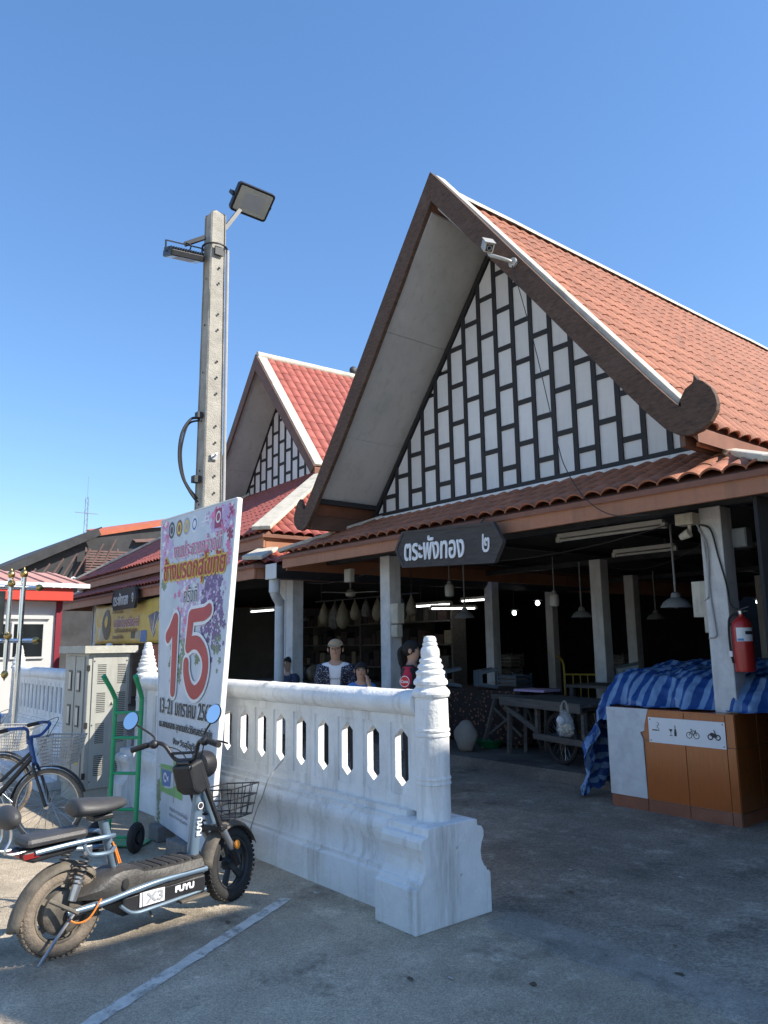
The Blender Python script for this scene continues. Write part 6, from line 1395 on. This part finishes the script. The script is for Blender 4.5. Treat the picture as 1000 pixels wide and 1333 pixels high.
wl3 = person('person with tied dark hair in red and black badge jacket behind the spire post', (-6.56, 5.74, .005), R(125), 1.61, [((-.135, -.01, .64), (-.13, -.08, .54), (-.12, -.11, .50)), ((.135, -.01, .64), (.13, -.08, .54), (.12, -.11, .50))], 'jacket_black', ('jacket_black', False), hair='tail')
g = MB(); g.tube([(-.16, .0, 1.31), (-.205, -.003, 1.18), (-.213, -.01, 1.04)], [.068, .066, .056], 14); g.build('sleeve_panel', 'jacket_red', wl3, smooth=True)
bd = Vector((-1, .2, .1)).normalized(); bc = Vector((-.207, 0, 1.17))+bd*.068
MB().disc(bc, .058, bd, .006, 24).build('badge', 'badge_red', wl3); MB().ring(bc+bd*.004, .056, .004, bd, 24, 6).build('badge_ring', 'print_white', wl3)
su = Vector((0, 0, 1)).cross(bd).normalized(); text('Coca', bc+bd*.006, su, bd.cross(su), .085, 'print_white', wl3, height=.03, bold=.002)
person('seated person in dark blue shirt at the market table beside the downpipe', (-10.9, 6.85, .13), R(20), 1.6, [((-.14, -.08, .42), (-.06, -.22, .42), (-.02, -.25, .42)), ((.14, -.08, .42), (.06, -.22, .42), (.02, -.25, .42))], 'denim', hair='short', seated=True)
stl = thing('plastic_stool', 'plastic stool under the seated person beside the downpipe', 'stool', (-10.9, 6.87, .13)); MB().box(-.15, .15, -.15, .15, .36, .385).build('seat', 'plastic_stool', stl, bevel=.01)
for x in (-.12, .12):
    for y in (-.12, .12): MB().beam((x, y, .36), (x*1.15, y*1.15, 0), .035, .035).build('leg', 'plastic_stool', stl)

# ---------------- kiosk and far roofs ----------------
ks = thing('kiosk', 'white kiosk with bright red fascia and a dark sliding window', 'kiosk', (-17.5, 3.4, 0))
MB().box(-4, 0, -3.2, 1.62, 0, 2.58).build('wall', 'kiosk_white', ks); MB().box(-4.2, .32, -3.4, 1.88, 2.585, 2.86).build('fascia', 'kiosk_red', ks, bevel=.01)
MB().box(-.05, .06, 1.622, 1.74, 0, 2.58).build('corner_post', 'maroon', ks)
for y0, y1 in ((-.1, .68), (.74, 1.42)):
    MB().box(.002, .05, y0, y1, 1.36, 2.14).build('window_frame', 'kiosk_white', ks, bevel=.006); MB().box(.0505, .056, y0+.05, y1-.05, 1.41, 2.09).build('window_pane', 'window_glass', ks)
MB().box(.002, .06, -.2, 1.5, 2.2, 2.26).build('ledge', 'kiosk_white', ks)
g = MB(); g.prism([(.35, -3.5, 2.9), (.35, 2.2, 2.9), (-2.2, 2.2, 3.35), (-2.2, -3.5, 3.35)], (0, 0, .05)); g.build('roof_sheet', 'roof_pink', ks)
for i in range(16): y = -3.4+i*.36; MB().beam((.36, y, 2.965), (-2.2, y, 3.415), .05, .03).build('roof_rib', 'roof_pink', ks)
MB().beam((.38, -3.5, 2.91), (.38, 2.2, 2.91), .05, .09).build('gutter', 'edge_white', ks)
fs = thing('market_shed', 'large dark roofed shed with exposed rafters and an orange ridge, far behind the kiosk', 'building', (-36, 12, 0))
def fl(x, y, z): return Vector((x+36, y-12, z))
MB().beam(fl(-37.6, 6.0, 3.75), fl(-36.0, 12.1, 6.95), .12, .35).build('verge_beam', 'shed_dark', fs)
MB().prism([fl(-37.7, 5.9, 3.9), fl(-36, 12.2, 7.12), fl(-50, 12.2, 7.12), fl(-50, 5.9, 3.9)], (0, 0, .08)).build('roof_sheet', 'shed_dark', fs)
MB().prism([fl(-36.4, 12.2, 6.8), fl(-35.3, 16.5, 7.75), fl(-37.2, 16.5, 8.0), fl(-38.2, 12.2, 7.1)], (0, 0, .22)).build('roof_sheet', 'shed_orange', fs)
MB().prism([fl(-38.1, 4.5, 0), fl(-35.6, 16.5, 0), fl(-35.6, 16.5, 7.6), fl(-36.5, 12.1, 7.0), fl(-38.1, 5.8, 3.75)], (-.2, 0, 0)).build('wall', 'shed_dark', fs)
for i in range(10): y = 7+i*.55; MB().beam(fl(-37.6+.25*(y-6.5), y, 3.3+.12*i), fl(-37.4+.25*(y-5.6), y+.9, 3.9+.46*(y-6.0)), .05, .06).build('rafter', 'louvre', fs)
for i in range(12): MB().beam(fl(-36.2, 11.6, 4.7+i*.12), fl(-35.6, 14.4, 4.7+i*.12), .04, .07).build('louvre_slat', 'louvre', fs)
for y in (11.6, 13.0, 14.4): MB().beam(fl(-36.3+.2*(y-11.6), y, 4.4), fl(-36.3+.2*(y-11.6), y, 6.2), .05, .05).build('louvre_post', 'louvre', fs)
MB().prism([fl(-35.9, 13.8, 6.55), fl(-35.2, 16.4, 6.75), fl(-36.6, 16.4, 7.3), fl(-37.0, 13.6, 7.0)], (0, 0, .06)).build('lean_to_roof', 'louvre', fs)
for i in range(4): y = 9.9+i*.35; MB().tube(spl([fl(-35.0, y, 3.7), fl(-35, y, 4.5), fl(-35, y+.12, 4.65), fl(-35, y+.3, 4.5)], 4), .035, 6).build('white_pipe', 'edge_white', fs)
MB().tube([fl(-35, 7.8, 4.5), fl(-35, 9.6, 4.5)], .03, 6).build('white_pipe', 'edge_white', fs)
an_ = thing('antenna_mast', 'thin lattice antenna mast on the skyline above the dark shed', 'antenna', (-57.2, 18.2, 0))
for q in range(3): a_ = q*2.094; MB().tube([(.22*math.cos(a_), .22*math.sin(a_), 0), (.12*math.cos(a_), .12*math.sin(a_), 12.6)], .02, 5).build('leg', 'lamp_dirty', an_)
for i in range(24):
    z0, z1 = 6+i*.275, 6+(i+1)*.275; a_, b_ = (i % 3)*2.094, ((i+1) % 3)*2.094; MB().tube([(.17*math.cos(a_), .17*math.sin(a_), z0), (.17*math.cos(b_), .17*math.sin(b_), z1)], .012, 4).build('brace', 'lamp_dirty', an_)
MB().tube([(0, -.85, 11.4), (0, .85, 11.4)], .025, 5).tube([(0, 0, 12.5), (0, 0, 14.2)], .015, 5).build('aerial', 'lamp_dirty', an_)

# ---------------- litter ----------------
for k in range(14):
    x, y = ((-2.9, 2.75), (-3.02, 2.6), (-3.7, 2.95), (-4.4, 2.98), (-5.3, 2.9), (-4.3, 2.3), (-5.2, 2.75), (-3.3, 4.2), (-2.4, 3.9), (-3.0, 5.0), (-2.6, 3.0), (-5.9, 2.35), (-3.6, 4.6), (-2.2, 3.6))[k]
    n = 6; rr = random.uniform(.012, .035); z0 = .010 if y > 3.4 else .004; g = MB(); a0 = random.random()*6
    pts = [(rr*random.uniform(.6, 1.2)*math.cos(a0+2*math.pi*i/n), rr*random.uniform(.3, .6)*math.sin(a0+2*math.pi*i/n), z0+random.uniform(.0, .006)) for i in range(n)]; g.add(pts, [tuple(range(n))])
    tag(g.build('litter_scrap', ('litter', 'leaf_litter', 'leaf_litter')[k % 3], None, loc=(x, y, 0)), 'small scrap of litter or dry leaf on the ground', 'litter', 'litter scraps on the ground')
